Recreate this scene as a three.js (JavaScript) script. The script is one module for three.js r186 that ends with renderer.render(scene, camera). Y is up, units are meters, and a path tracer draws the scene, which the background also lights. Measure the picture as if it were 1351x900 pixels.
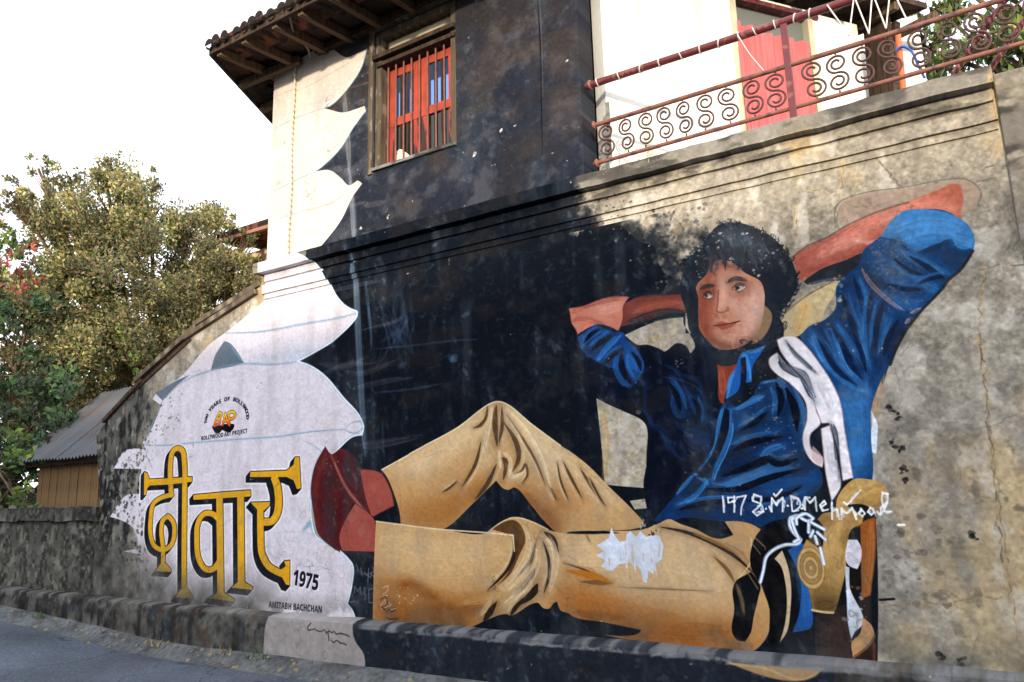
import * as THREE from 'three';
import { mergeGeometries } from 'three/addons/utils/BufferGeometryUtils.js';
import { RoundedBoxGeometry } from 'three/addons/geometries/RoundedBoxGeometry.js';

// ---------------------------------------------------------------- camera, sky, sun, exposure
// The mural wall stands in the plane z = 0 and runs along x; y = 0 is the road at the kerb.
const scene = new THREE.Scene();
const camera = new THREE.PerspectiveCamera(48.455, 1351 / 900, 0.05, 600);
camera.rotation.order = 'YXZ';
camera.position.set(0, 1.6, 5.958);
camera.rotation.set(0.2034, 0.5561, -0.0258);

const SUN = new THREE.Vector3(0.5, 0.135, 0.84).normalize();
{
  // hazy late afternoon sky: pale and bright at the horizon, soft blue higher up, a wide glow round the sun
  const w = 512, h = 256, data = new Float32Array(w * h * 4);
  for (let j = 0; j < h; j++) for (let i = 0; i < w; i++) {
    const el = ((j + 0.5) / h - 0.5) * Math.PI, az = ((i + 0.5) / w) * Math.PI * 2 - Math.PI;
    const d = new THREE.Vector3(Math.cos(el) * Math.cos(az), Math.sin(el), Math.cos(el) * Math.sin(az));
    const t = Math.pow(Math.max(0, Math.sin(el)), 0.55), g = Math.max(0, d.dot(SUN)), k = (j * w + i) * 4;
    const glow = 0.55 * Math.pow(g, 3);
    data[k] = 1.32 * (1 - t) + 0.62 * t + glow * 1.1;
    data[k + 1] = 1.3 * (1 - t) + 0.7 * t + glow;
    data[k + 2] = 1.3 * (1 - t) + 0.86 * t + glow * 0.8;
    data[k + 3] = 1;
  }
  const sky = new THREE.DataTexture(data, w, h, THREE.RGBAFormat, THREE.FloatType);
  sky.mapping = THREE.EquirectangularReflectionMapping;
  sky.magFilter = THREE.LinearFilter; sky.minFilter = THREE.LinearFilter; sky.needsUpdate = true;
  scene.background = sky; scene.environment = sky;
}
const sun = new THREE.DirectionalLight(new THREE.Color(1, 0.86, 0.66), 2.1);
sun.name = 'sun'; sun.position.copy(SUN).multiplyScalar(60); sun.castShadow = true; sun.shadow.radius = 4;
Object.assign(sun.shadow.camera, { left: -30, right: 30, top: 30, bottom: -30, near: 1, far: 160 });
sun.shadow.mapSize.set(2048, 2048);
scene.add(sun, sun.target);
const renderer = new THREE.WebGLRenderer({ antialias: true });
renderer.toneMapping = THREE.LinearToneMapping;
renderer.toneMappingExposure = 2.25;
renderer.shadowMap.enabled = true;

// ---------------------------------------------------------------- helpers
let seed = 7;
const rnd = () => { seed = (seed * 1664525 + 1013904223) >>> 0; return seed / 4294967296; };
const rr = (a, b) => a + (b - a) * rnd();
const reseed = (n) => { seed = n >>> 0; };
const clamp = (x, a = 0, b = 1) => Math.min(b, Math.max(a, x));
const mix = (a, b, t) => a + (b - a) * t;
const step = (a, b, x) => { const t = clamp((x - a) / (b - a)); return t * t * (3 - 2 * t); };
const GRID = new Float32Array(65536); for (let i = 0; i < 65536; i++) GRID[i] = rnd();
function vn(x, y) {                                                   // value noise, period 256
  const xi = Math.floor(x), yi = Math.floor(y), a = x - xi, b = y - yi, u = a * a * (3 - 2 * a), v = b * b * (3 - 2 * b);
  const x0 = xi & 255, x1 = (xi + 1) & 255, y0 = (yi & 255) << 8, y1 = ((yi + 1) & 255) << 8;
  const p = GRID[y0 + x0], q = GRID[y0 + x1], r = GRID[y1 + x0], s = GRID[y1 + x1];
  return p + (q - p) * u + (r - p + (p - q - r + s) * u) * v;
}
const fbm = (x, y, n = 4) => { let s = 0, a = 0.5, t = 0; for (let i = 0; i < n; i++) { s += a * vn(x, y); t += a; x = x * 2.03 + 17.1; y = y * 2.03 + 5.3; a *= 0.5; } return s / t; };

const used = {};
const numbered = (n) => { const k = used[n] = (used[n] ?? -1) + 1; return k ? n + '_' + String(k).padStart(3, '0') : n; };
function tag(o, label, category, group) { o.userData.label = label; o.userData.category = category; if (group) o.userData.group = group; return o; }
function thing(name, label, category, [x, y, z] = [0, 0, 0], group) {
  const o = new THREE.Group(); o.name = numbered(name); o.position.set(x, y, z); scene.add(o); return tag(o, label, category, group);
}
function mesh(name, geos, mat, parent = scene) {
  const g = Array.isArray(geos) ? mergeGeometries(geos.map((q) => (q.index ? q.toNonIndexed() : q))) : geos;
  const m = new THREE.Mesh(g, mat); m.name = parent === scene ? numbered(name) : name; m.castShadow = m.receiveShadow = true; parent.add(m); return m;
}
function structure(name, geos, mat) { const m = mesh(name, geos, mat); m.userData.kind = 'structure'; return m; }
function boxUV(g, k = 1) {                                            // uv in metres by the dominant axis of each face
  const q = g.index ? g.toNonIndexed() : g, p = q.attributes.position, uv = new Float32Array(p.count * 2);
  q.computeVertexNormals === undefined || (q.attributes.normal || q.computeVertexNormals());
  const A = new THREE.Vector3(), B = new THREE.Vector3(), C = new THREE.Vector3();
  for (let i = 0; i < p.count; i += 3) {
    A.fromBufferAttribute(p, i); B.fromBufferAttribute(p, i + 1).sub(A); C.fromBufferAttribute(p, i + 2).sub(A); B.cross(C);
    const ax = Math.abs(B.x), ay = Math.abs(B.y), az = Math.abs(B.z);
    for (let j = i; j < i + 3; j++) {
      const x = p.getX(j), y = p.getY(j), z = p.getZ(j);
      const [u, v] = az >= ax && az >= ay ? [x, y] : ay >= ax ? [x, z] : [z, y];
      uv[j * 2] = u * k; uv[j * 2 + 1] = v * k;
    }
  }
  q.setAttribute('uv', new THREE.BufferAttribute(uv, 2)); return q;
}
function box(x0, x1, y0, y1, z0, z1, r = 0) {
  const w = x1 - x0, h = y1 - y0, d = z1 - z0;
  const g = r ? new RoundedBoxGeometry(w, h, d, 2, r) : new THREE.BoxGeometry(w, h, d);
  return boxUV(g.translate((x0 + x1) / 2, (y0 + y1) / 2, (z0 + z1) / 2));
}
function rod(a, b, r, seg = 8, r2 = r) {
  const A = new THREE.Vector3(...a), B = new THREE.Vector3(...b), d = B.clone().sub(A), g = new THREE.CylinderGeometry(r2, r, d.length(), seg);
  g.applyQuaternion(new THREE.Quaternion().setFromUnitVectors(new THREE.Vector3(0, 1, 0), d.clone().normalize()));
  return g.translate(...A.add(B).multiplyScalar(0.5).toArray()).toNonIndexed();
}
function beam(a, b, w, h, r = 0) {                                    // a squared timber from a to b, w across, h up
  const A = new THREE.Vector3(...a), B = new THREE.Vector3(...b), d = B.clone().sub(A), L = d.length();
  const g = boxUV(r ? new RoundedBoxGeometry(w, h, L, 1, r) : new THREE.BoxGeometry(w, h, L));
  const m = new THREE.Matrix4().lookAt(B, A, new THREE.Vector3(0, 1, 0));
  return g.applyMatrix4(m).translate(...A.add(B).multiplyScalar(0.5).toArray());
}
function tube(pts, r, n = 24, seg = 6, closed = false) {
  return new THREE.TubeGeometry(new THREE.CatmullRomCurve3(pts.map((p) => new THREE.Vector3(...p)), closed), n, r, seg, closed).toNonIndexed();
}
function plate(pts, th) {                                              // flat outline in metres [x, y, ...] pushed back by th
  const s = new THREE.Shape(); for (let i = 0; i < pts.length; i += 2) i ? s.lineTo(pts[i], pts[i + 1]) : s.moveTo(pts[0], pts[1]);
  return boxUV(new THREE.ExtrudeGeometry(s, { depth: th, bevelEnabled: false }).translate(0, 0, -th));
}
function roughen(g, amp, freq) {                                        // uneven edges: the same shift for the same point
  const p = g.attributes.position;
  for (let i = 0; i < p.count; i++) {
    const x = p.getX(i), y = p.getY(i), z = p.getZ(i);
    p.setXYZ(i, x + amp * (fbm(y * freq + 3, z * freq + x * freq * 0.7) - 0.5), y + amp * (fbm(x * freq + 40, z * freq + 9) - 0.5), z + amp * (fbm(x * freq + 80, y * freq * 1.3) - 0.5));
  }
  g.computeVertexNormals(); return g;
}
const srgb = (r, g, b) => new THREE.Color(r / 255, g / 255, b / 255).convertSRGBToLinear();

// tileable-looking texture from a function of metres -> [r, g, b, height]; sRGB 0..255
function surface(size, metres, f, { rough = 0.9, bump = 0.004, metal = 0, extra = {} } = {}) {
  const c = new Uint8Array(size * size * 4), b = new Uint8Array(size * size * 4);
  for (let j = 0; j < size; j++) for (let i = 0; i < size; i++) {
    const [r, g, bl, h] = f(i / size * metres, j / size * metres), k = (j * size + i) * 4;
    c[k] = clamp(r, 0, 255); c[k + 1] = clamp(g, 0, 255); c[k + 2] = clamp(bl, 0, 255); c[k + 3] = 255;
    b[k] = b[k + 1] = b[k + 2] = clamp(h * 255, 0, 255); b[k + 3] = 255;
  }
  const make = (d, s) => { const t = new THREE.DataTexture(d, size, size); t.wrapS = t.wrapT = THREE.MirroredRepeatWrapping; t.magFilter = THREE.LinearFilter; t.repeat.set(1 / metres, 1 / metres); if (s) t.colorSpace = THREE.SRGBColorSpace; t.needsUpdate = true; return t; };
  return new THREE.MeshPhysicalMaterial({ map: make(c, true), bumpMap: make(b), bumpScale: bump, roughness: rough, metalness: metal, specularIntensity: rough > 0.8 ? 0.35 : 0.8, ...extra });
}
const plain = (c, roughness = 0.7, o = {}) => new THREE.MeshStandardMaterial({ color: c, roughness, ...o });

// ---------------------------------------------------------------- the painted wall: bare plaster, then paint, then wear (all in wall centimetres)
class Paint {
  constructor(s0, s1, y0, y1, ppm) {
    Object.assign(this, { s0, s1, y0, y1, ppm, k: ppm / 100 });
    const c = this.canvas = document.createElement('canvas'); c.width = Math.round((s1 - s0) * ppm); c.height = Math.round((y1 - y0) * ppm);
    this.x = c.getContext('2d'); this.reset(); this.x.lineJoin = this.x.lineCap = 'round';
  }
  reset() { this.x.setTransform(this.k, 0, 0, -this.k, -this.s0 * this.ppm, this.y1 * this.ppm); }
  pixels(f) {                                                           // f(s, y in metres, [r, g, b]) -> [r, g, b]
    const { width: w, height: h } = this.canvas, im = this.x.getImageData(0, 0, w, h), d = im.data, c = [0, 0, 0];
    for (let j = 0; j < h; j++) for (let i = 0; i < w; i++) {
      const k = (j * w + i) * 4; c[0] = d[k]; c[1] = d[k + 1]; c[2] = d[k + 2];
      f(this.s0 + (i + 0.5) / this.ppm, this.y1 - (j + 0.5) / this.ppm, c);
      d[k] = c[0]; d[k + 1] = c[1]; d[k + 2] = c[2]; d[k + 3] = 255;
    }
    this.x.putImageData(im, 0, 0); return this;
  }
  path(p, closed = true, smooth = true) {
    const x = this.x, n = p.length / 2, P = (i) => { const j = closed ? (i + n) % n : Math.min(n - 1, Math.max(0, i)); return [p[j * 2], p[j * 2 + 1]]; };
    const tan = (i) => {
      const a = P(i - 1), b = P(i), c = P(i + 1), ux = b[0] - a[0], uy = b[1] - a[1], vx = c[0] - b[0], vy = c[1] - b[1], l = Math.hypot(ux, uy), m = Math.hypot(vx, vy);
      if (!smooth || l < 0.01 || m < 0.01 || (ux * vx + uy * vy) / (l * m) < 0.45) return [0, 0, 0, 0];
      const tx = (ux / l + vx / m) / 2, ty = (uy / l + vy / m) / 2; return [tx * l / 3, ty * l / 3, tx * m / 3, ty * m / 3];
    };
    x.moveTo(...P(0));
    for (let i = 0; i < (closed ? n : n - 1); i++) { const a = P(i), b = P(i + 1), t = tan(i), u = tan(i + 1); x.bezierCurveTo(a[0] + t[2], a[1] + t[3], b[0] - u[0], b[1] - u[1], b[0], b[1]); }
    if (closed) x.closePath();
  }
  fill(p, col, { a = 1, smooth = true, blur = 0, holes = [] } = {}) {
    const x = this.x; x.globalAlpha = a; if (blur) x.filter = 'blur(' + blur * this.k + 'px)';
    x.beginPath(); this.path(p, true, smooth); for (const q of holes) this.path(q, true, smooth);
    x.fillStyle = col; x.fill('evenodd'); x.globalAlpha = 1; x.filter = 'none';
  }
  line(p, col, w, { a = 1, closed = false, blur = 0, smooth = true } = {}) {
    const x = this.x; x.globalAlpha = a; x.lineWidth = w; x.strokeStyle = col; if (blur) x.filter = 'blur(' + blur * this.k + 'px)';
    x.beginPath(); this.path(p, closed, smooth); x.stroke(); x.globalAlpha = 1; x.filter = 'none';
  }
  brush(p, col, w, { a = 0.9, n = 7 } = {}) {                            // a tapering stroke laid down by separate bristles
    const c = new THREE.CatmullRomCurve3(Array.from({ length: p.length / 2 }, (_, i) => new THREE.Vector3(p[i * 2], p[i * 2 + 1], 0)));
    const N = 26, pts = c.getPoints(N), x = this.x, C = new THREE.Color(col).convertLinearToSRGB();
    if (w > 2.5) this.line(p, col, w * 0.8, { a: a * (w > 9 ? 0.8 : 0.42), blur: w * 0.32 });
    n = Math.max(n, Math.round(w * 1.5));
    for (let b = 0; b < n; b++) {
      const o = n === 1 ? 0 : (b / (n - 1) - 0.5) + rr(-0.04, 0.04), t = rr(0.8, 1.18), e = Math.abs(o) * 7, s0 = Math.floor(rr(0, 4) + e * rr(0, 1)), s1 = N - Math.floor(rr(0, 5) + e * rr(0, 1));
      x.strokeStyle = 'rgb(' + [C.r, C.g, C.b].map((v) => Math.round(clamp(v * t) * 255)).join(',') + ')';
      x.globalAlpha = a * rr(0.3, 0.85) * (w > 9 ? 0.42 : 1); x.lineWidth = Math.max(0.35, w / n * rr(0.8, 1.5)); x.beginPath();
      for (let i = s0; i <= s1; i++) {
        const A = pts[Math.max(0, i - 1)], B = pts[Math.min(N, i + 1)], d = Math.hypot(B.x - A.x, B.y - A.y) || 1, ww = w * Math.pow(Math.sin(Math.PI * (0.04 + 0.92 * i / N)), 0.6);
        const X = pts[i].x - (B.y - A.y) / d * o * ww, Y = pts[i].y + (B.x - A.x) / d * o * ww; i === s0 ? x.moveTo(X, Y) : x.lineTo(X, Y);
      }
      x.stroke();
    }
    x.globalAlpha = 1;
  }
  crease(p, w, dark, light, side = 1, a = 0.92) {                       // a sharp painted fold: pointed dark stroke, soft shade round it, a light ridge beside it
    const c = new THREE.CatmullRomCurve3(Array.from({ length: p.length / 2 }, (_, i) => new THREE.Vector3(p[i * 2], p[i * 2 + 1], 0))), N = 24, pts = c.getPoints(N), L = [], R = [], H = [];
    for (let i = 0; i <= N; i++) {
      const A = pts[Math.max(0, i - 1)], B = pts[Math.min(N, i + 1)], d = Math.hypot(B.x - A.x, B.y - A.y) || 1, nx = -(B.y - A.y) / d, ny = (B.x - A.x) / d, k = w * 0.5 * Math.pow(Math.sin(Math.PI * (0.02 + 0.96 * i / N)), 0.8) * (1 + 0.18 * (vn(i * 0.7 + p[0], p[1]) - 0.5));
      L.push(pts[i].x + nx * k, pts[i].y + ny * k); R.unshift(pts[i].x - nx * k, pts[i].y - ny * k); H.push(pts[i].x + nx * side * w * 0.95, pts[i].y + ny * side * w * 0.95);
    }
    this.line(p, dark, w * 1.5, { a: 0.3, blur: w * 0.55 }); if (light) { this.line(H, light, w * 1.1, { a: 0.32, blur: w * 0.55 }); this.brush(H.filter((_, i) => Math.floor(i / 2) % 3 === 0), light, w * 0.5, { a: 0.75, n: 4 }); }
    this.fill([...L, ...R], dark, { a, smooth: false });
  }
  crack(p, col, w, a) {                                                 // a wandering, broken line
    for (let i = 0; i + 3 < p.length; i += 2) {
      const L = Math.hypot(p[i + 2] - p[i], p[i + 3] - p[i + 1]), n = Math.max(2, Math.round(L / 4)); let px = p[i], py = p[i + 1];
      for (let k = 1; k <= n; k++) { const t = k / n, e = Math.sin(Math.PI * t) * 3.2 + 0.6, X = mix(p[i], p[i + 2], t) + rr(-e, e) * 0.5, Y = mix(p[i + 1], p[i + 3], t) + rr(-e, e) * 0.5; if (rnd() < 0.86) this.line([px, py, X, Y], col, w * rr(0.3, 1.5), { a: a * rr(0.3, 1) }); px = X; py = Y; }
    }
  }
  within(p, f, holes = []) { const x = this.x; x.save(); x.beginPath(); this.path(p); for (const q of holes) this.path(q); x.clip('evenodd'); f(); x.restore(); }
  text(s, p, h, width, col, font = 'sans-serif', a = 1) {                // from the point p to p + (width at the angle of p's second point)
    const x = this.x; x.save(); x.translate(p[0], p[1]); x.rotate(Math.atan2(p[3] - p[1], p[2] - p[0])); x.scale(1, -1); x.font = font.replace('#', '20px');
    const m = x.measureText(s).width; x.scale((width ?? Math.hypot(p[2] - p[0], p[3] - p[1])) / m, h / 14.5); x.fillStyle = x.strokeStyle = col; x.lineWidth = 0.9; x.globalAlpha = a; x.fillText(s, 0, 0); if (font.startsWith('bold')) x.strokeText(s, 0, 0); x.restore();
  }
  dabs(n, f, col, [r0, r1], a = 0.8) {                                  // f() -> [x, y]: small ragged marks
    for (let i = 0; i < n; i++) { const [px, py] = f(), r = rr(r0, r1), q = []; for (let k = 0; k < 7; k++) { const t = k / 7 * 6.283, m = r * rr(0.4, 1.25); q.push(px + Math.cos(t) * m, py + Math.sin(t) * m * 0.8); } this.fill(q, Array.isArray(col) ? col[i % col.length] : col, { a: a * rr(0.5, 1) }); }
  }
}

const tint = (c, r, g, b, t) => { c[0] += (r - c[0]) * t; c[1] += (g - c[1]) * t; c[2] += (b - c[2]) * t; };
function barePlaster(s, y, c) {                                         // old lime plaster: beige, mottled, mossy at the far left, ochre and salt stains
  const big = fbm(s * 1.1 + 9, y * 1.1 + 4, 4), mid = fbm(s * 4 + 2, y * 4 + 31, 4), fine = fbm(s * 22, y * 22, 3), v = 0.72 + 0.34 * big + 0.22 * (mid - 0.5) + 0.34 * (fine - 0.5) + 0.16 * (vn(s * 60, y * 60) - 0.5);
  c[0] = 177 * v; c[1] = 167 * v; c[2] = 149 * v;
  const lo = step(3.2, 1.2, y) * step(-2.4, -0.6, s); tint(c, 175 * v, 168 * v, 157 * v, lo * 0.85);
  tint(c, 198, 164, 104, 0.5 * step(0.56, 0.74, fbm(s * 2.2 + 61, y * 1.2 + 7, 4)));
  tint(c, 214, 208, 196, 0.55 * step(0.58, 0.72, fbm(s * 5 + 12, y * 4 + 70, 4)));
  tint(c, 96, 92, 88, 0.7 * step(0.52, 0.7, 0.55 * fbm(s * 3.1 + 33, y * 3.6 + 3, 5) + 0.45 * fbm(s * 8 + 3, y * 0.9 + 3, 4)) * (0.3 + 0.45 * lo));
  tint(c, 70, 66, 60, 0.8 * step(0.66, 0.78, fbm(s * 9 + 5, y * 9 + 8, 4)) * (0.15 + 0.5 * lo));
  tint(c, 112, 108, 102, 0.65 * step(4.3, 4.36, y)); tint(c, 58, 55, 52, 0.75 * step(4.15, 4.3, y) * step(0.48, 0.66, fbm(s * 3.4 + 21, y * 9 + 4, 5))); const sp = vn(s * 44 + 9, y * 44 + 2); if (sp > 0.86) tint(c, 60, 56, 52, (sp - 0.86) * 1.8); else if (sp < 0.1) tint(c, 226, 220, 208, (0.1 - sp) * 2.5);
  const moss = step(-9.0, -9.9, s + (fbm(y * 2.1, s * 2, 3) - 0.5) * 1.4);
  if (moss) {
    const m = fbm(s * 14 + 3, y * 10 + 1, 5), w = 55 + 70 * fbm(s * 4, y * 4 + 55, 4); tint(c, w * 1.02, w, w * 0.93, moss);
    tint(c, 22, 23, 22, moss * 0.92 * step(0.4, 0.66, 0.6 * m + 0.4 * fbm(s * 11, y * 1.2 + 4, 4))); tint(c, 150, 148, 138, moss * 0.6 * step(0.6, 0.7, fbm(s * 12 + 90, y * 9, 4)));
  }
}
function wear(s, y, c) {
  const l = (c[0] + c[1] + c[2]) / 3, fine = fbm(s * 40 + 3, y * 40 + 8, 3) - 0.5, mid = fbm(s * 6 + 8, y * 6 + 1, 4) - 0.5;
  const calm = l > 62 && !(s > -1.0 && y < 3.9) ? 0.45 : 1, m = 1 + (0.3 * fine + 0.18 * mid) * calm; c[0] *= m; c[1] *= m; c[2] *= m;
  if (l < 62) {                                                         // scuffs and blue-grey bloom on the black paint
    const bloom = step(0.45, 0.74, 0.5 * fbm(s * 2.4 + 14, y * 2.1 + 22, 5) + 0.5 * fbm(s * 9 + 4, y * 1.3 + 2, 4)); tint(c, 50, 58, 68, 0.55 * bloom);
    tint(c, 88, 96, 102, 0.42 * step(0.62, 0.74, fbm(s * 17 + y * 9 + 7, y * 13 - s * 5 + 3, 4)) * (0.25 + bloom));
    tint(c, 46, 40, 38, 0.3 * step(0.52, 0.7, fbm(s * 3 + 77, y * 5 + 3, 4)));
  } else {
    tint(c, 120, 112, 106, 0.16 * step(0.5, 0.75, fbm(s * 5 + 31, y * 1.1 + 2, 5)));
  }
  const rg = Math.abs(fbm(s * 1.7 + 3, y * 1.7 + 9, 5) - 0.5) + 0.5 * step(0.5, 0.62, fbm(s * 0.9 + 40, y * 0.9, 3)); if (rg < 0.004 && !(s > -2.4 && s < -0.9 && y > 2.2)) tint(c, 62, 58, 55, 0.4 * (1 - rg / 0.004));
  tint(c, 150, 142, 132, 0.16 * step(0.6, 0.78, fbm(s * 7 + 3, y * 7 + 44, 5)) * (l < 62 ? 0.5 : 1));
  const chip = vn(s * 21 + 5, y * 17 + 3); if (chip > 0.985 && vn(s * 70, y * 70) > 0.4) tint(c, 186, 180, 170, 0.7);
}
function grime(s, y, c) {                                               // rising damp and splash along the foot of the wall
  const d = step(1.15, 0.45, y - 0.5 * fbm(s * 2.2 + 4, y * 0.8, 4) + 0.3 * step(-9.4, -8.2, s)), g = 40 + 90 * fbm(s * 8 + 5, y * 8 + 9, 4);
  tint(c, g, g * 0.98, g * 0.93, 0.82 * d * step(-6.5, -7.4, s));
  tint(c, g * 0.8, g * 0.8, g * 0.78, 0.45 * step(0.75, 0.42, y) * step(0.4, 0.62, fbm(s * 5 + 50, y * 5, 4)));
}

const BLACK = '#0c1119', NAVY = '#080d1c', WHITE = '#d3ccd4', EDGE = '#e9e4ea', LINE = '#7f9fb6', TAN = '#bc9462', TANL = '#d6ba8e', TAND = '#8a5424', BROWN = '#3a2413';
const BLUE = '#163f7c', BLUEL = '#3d86c8', BLUED = '#0b1d42', SKIN = '#b56a58', SKINL = '#d59c86', SKIND = '#7c3a30';
const shirtR = [-48, 342, -41, 351, -31, 357, -21, 356, -7, 352, 1, 345, 7, 337, 9, 328, 7, 319, -2, 307, -10, 302, -14, 296, -30, 281, -44, 264, -55, 244, -63, 230, -69, 215, -71, 197, -76, 162, -86, 157, -88, 184, -92, 217, -99, 246, -110, 268, -112, 275, -105, 281, -93, 285, -85, 292, -82, 309, -65, 324, -61, 333];
const torso = [-171, 231, -165, 225, -151, 233, -147, 240, -137, 247, -125, 241, -117, 231, -113, 218, -117, 198, -116, 182, -108, 176, -107, 164, -116, 155, -125, 146, -138, 139, -157, 134, -170, 136, -192, 139, -214, 141, -230, 137, -239, 139, -218, 160, -203, 175, -184, 195, -178, 223];
const torsoL = [-300, 302, -280, 308, -258, 297, -249, 284, -238, 283, -227, 275, -218, 277, -209, 282, -202, 279, -196, 269, -182, 263, -176, 248, -179, 224, -186, 201, -200, 175, -217, 154, -233, 137, -242, 137, -246, 167, -240, 192, -238, 210, -241, 226, -260, 241, -283, 246, -295, 267, -300, 289];
const legA = [...[-533, 191, -477, 212, -434, 228, -398, 247, -389, 249, -380, 247, -351, 225, -322, 204], ...[-312, 198, -294, 184, -277, 167, -259, 150], ...[-246, 136, -253, 133, -284, 131, -316, 130], ...[-325, 128, -341, 139, -354, 153, -371, 169, -378, 167, -384, 169, -391, 176, -417, 156, -454, 132, -507, 137, -509, 150, -516, 167, -525, 183]];
const legB = [...[-539, 140, -455, 132, -402, 129, -389, 137, -376, 142, -366, 142, -352, 138, -338, 132, -325, 129, -268, 129], ...[-284, 131, -249, 132, -234, 137, -226, 140, -216, 136, -204, 132, -192, 126, -185, 125, -175, 128, -181, 138, -170, 138, -161, 136, -154, 132, -159, 125, -164, 108, -158, 94, -156, 87, -153, 75, -155, 59, -162, 49, -172, 43, -208, 41, -239, 43, -289, 48, -258, 51, -255, 54, -288, 58, -317, 61], ...[-320, 63, -328, 65, -331, 72, -334, 71, -339, 66, -345, 66, -350, 70, -356, 69, -379, 58, -383, 59, -404, 53, -421, 46, -452, 42, -503, 42, -542, 42, -541, 96]];

function mural(P) {
  reseed(99);
  // black ground of the painting
  P.fill([-638, 448, -639, 476, -435, 473, -293, 472, -287, 450, -290, 431, -274, 408, -251, 392, -236, 376, -224, 369, -221, 355, -214, 335, -220, 326, -199, 321, -201, 289, -143, 281, -110, 276, -80, 205, -75, 136, -86, 29, -168, 8, -577, -38, -598, 131, -647, 212, -654, 387], BLACK, { holes: [
    [-285, 243, -273, 236, -261, 230, -241, 217, -242, 190, -244, 165, -265, 167, -281, 169, -282, 198], [-259, 155, -240, 157, -242, 149, -255, 148],
    [-255, 295, -242, 299, -230, 302, -213, 304, -202, 303, -202, 297, -198, 289, -194, 277, -198, 272, -202, 277, -208, 281, -217, 275, -226, 280, -235, 284, -244, 285, -249, 289]] });
  P.pixels((s, y, c) => {                                              // the black thins out raggedly towards the bare plaster
    if (s < -3.05 || s > -1.75 || y < 3.1) return;
    if (y > 3.98) { if (s > -2.95) { const k = step(0.1, -0.1, s + 2.8 - 0.5 * (4.2 - y) * 0.3 + 0.5 * (fbm(s * 7 + 2, y * 7, 5) - 0.5)); barePlaster(s, y, c); tint(c, 20, 24, 31, k); } return; }
    const e = Math.hypot((s + 3.0) / 1.05, (y - 3.45) / 0.62) - 1, n = fbm(s * 5 + 3, y * 5 + 8, 5) - 0.5, f = fbm(s * 16, y * 16, 4) - 0.5, t = step(0.34, -0.24, e + 1.1 * n + 0.7 * f) * 0.93;
    const u = t; if (c[0] + c[1] + c[2] > 150 || u < 0.5) { if (c[0] + c[1] + c[2] < 90 && u < 0.9) { const q = 1 - u; tint(c, 150, 140, 124, q * 0.95 * step(-0.12, 0.12, e + 1.0 * n + 0.5 * f)); } else tint(c, 22, 27, 34, u); }
  });
  P.dabs(90, () => { const t = rnd(), e = [-287, 428, -267, 401, -239, 381, -222, 358, -216, 332], i = Math.min(3, Math.floor(t * 4)), u = t * 4 - i; return [mix(e[i * 2], e[i * 2 + 2], u) + rr(-16, 26), mix(e[i * 2 + 1], e[i * 2 + 3], u) + rr(-22, 22)]; }, [BLACK, '#2a3038', '#8f8676', BLACK], [0.4, 2.0], 0.7);
  P.dabs(120, () => [rr(-225, -175), rr(335, 398)], ['#30363c', BLACK, '#4b4a48'], [0.8, 3.4], 0.6);
  for (const [q, n] of [[[-279, 228, -247, 171], 60], [[-241, 304, -201, 278], 46]]) P.dabs(n, () => [rr(q[0], q[2]), rr(q[3], q[1])], ['#c09a58', '#8d826e', '#d0bd94', '#6d675c'], [0.5, 3.2], 0.45);
  P.brush([-280, 235, -278, 204, -282, 172], '#c29a58', 6, { a: 0.5 });
  // faint blue lines of the room behind the figure
  for (const [q, w, a] of [[[-558, 398, -554, 371, -551, 345], 4, 0.5], [[-554, 371, -550, 344, -548, 319], 3, 0.6], [[-548, 319, -493, 316, -439, 314, -401, 311], 2, 0.75], [[-548, 272, -493, 271, -434, 273], 2.2, 0.4], [[-532, 243, -528, 197], 2.5, 0.35], [[-546, 268, -544, 236], 5, 0.25]]) P.brush(q, '#48637f', w, { a, n: 5 });
  for (const [q, r, a] of [[[-439, 296], 6.5, 0.5], [[-506, 298], 5, 0.3]]) P.dabs(14, () => [q[0] + rr(-3, 3), q[1] + rr(-3, 3)], '#4b6c8e', [r * 0.4, r * 0.8], a * 0.5);
  for (let i = 0; i < 26; i++) { const p = [-550, 388, -488, 344]; P.brush([rr(p[0], p[2]), rr(330, 378), rr(p[0], p[2]), rr(290, 330)], '#41597a', rr(1, 5), { a: 0.2, n: 4 }); }
  for (let i = 0; i < 190; i++) { const s = rr(-560, -270), y = rr(140, 395), d = rr(4, 16); P.brush([s, y, s + d * 0.6, y + rr(-3, 6), s + d, y + rr(-2, 10)], ['#4a5058', '#2b3440', '#4c4742', '#39424c'][i % 4], rr(0.4, 2), { a: 0.36, n: 3 }); }
  P.brush([...[-578, 439, -573, 406, -567, 333], ...[-558, 236, -554, 206]], '#5f7488', 8.5, { a: 0.85, n: 9 });
  P.brush([...[-564, 396, -560, 368, -556, 331], ...[-549, 270]], '#06090f', 7, { a: 0.9, n: 5 });
  petals(P);
  figure(P);
  lettering(P);
}

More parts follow.
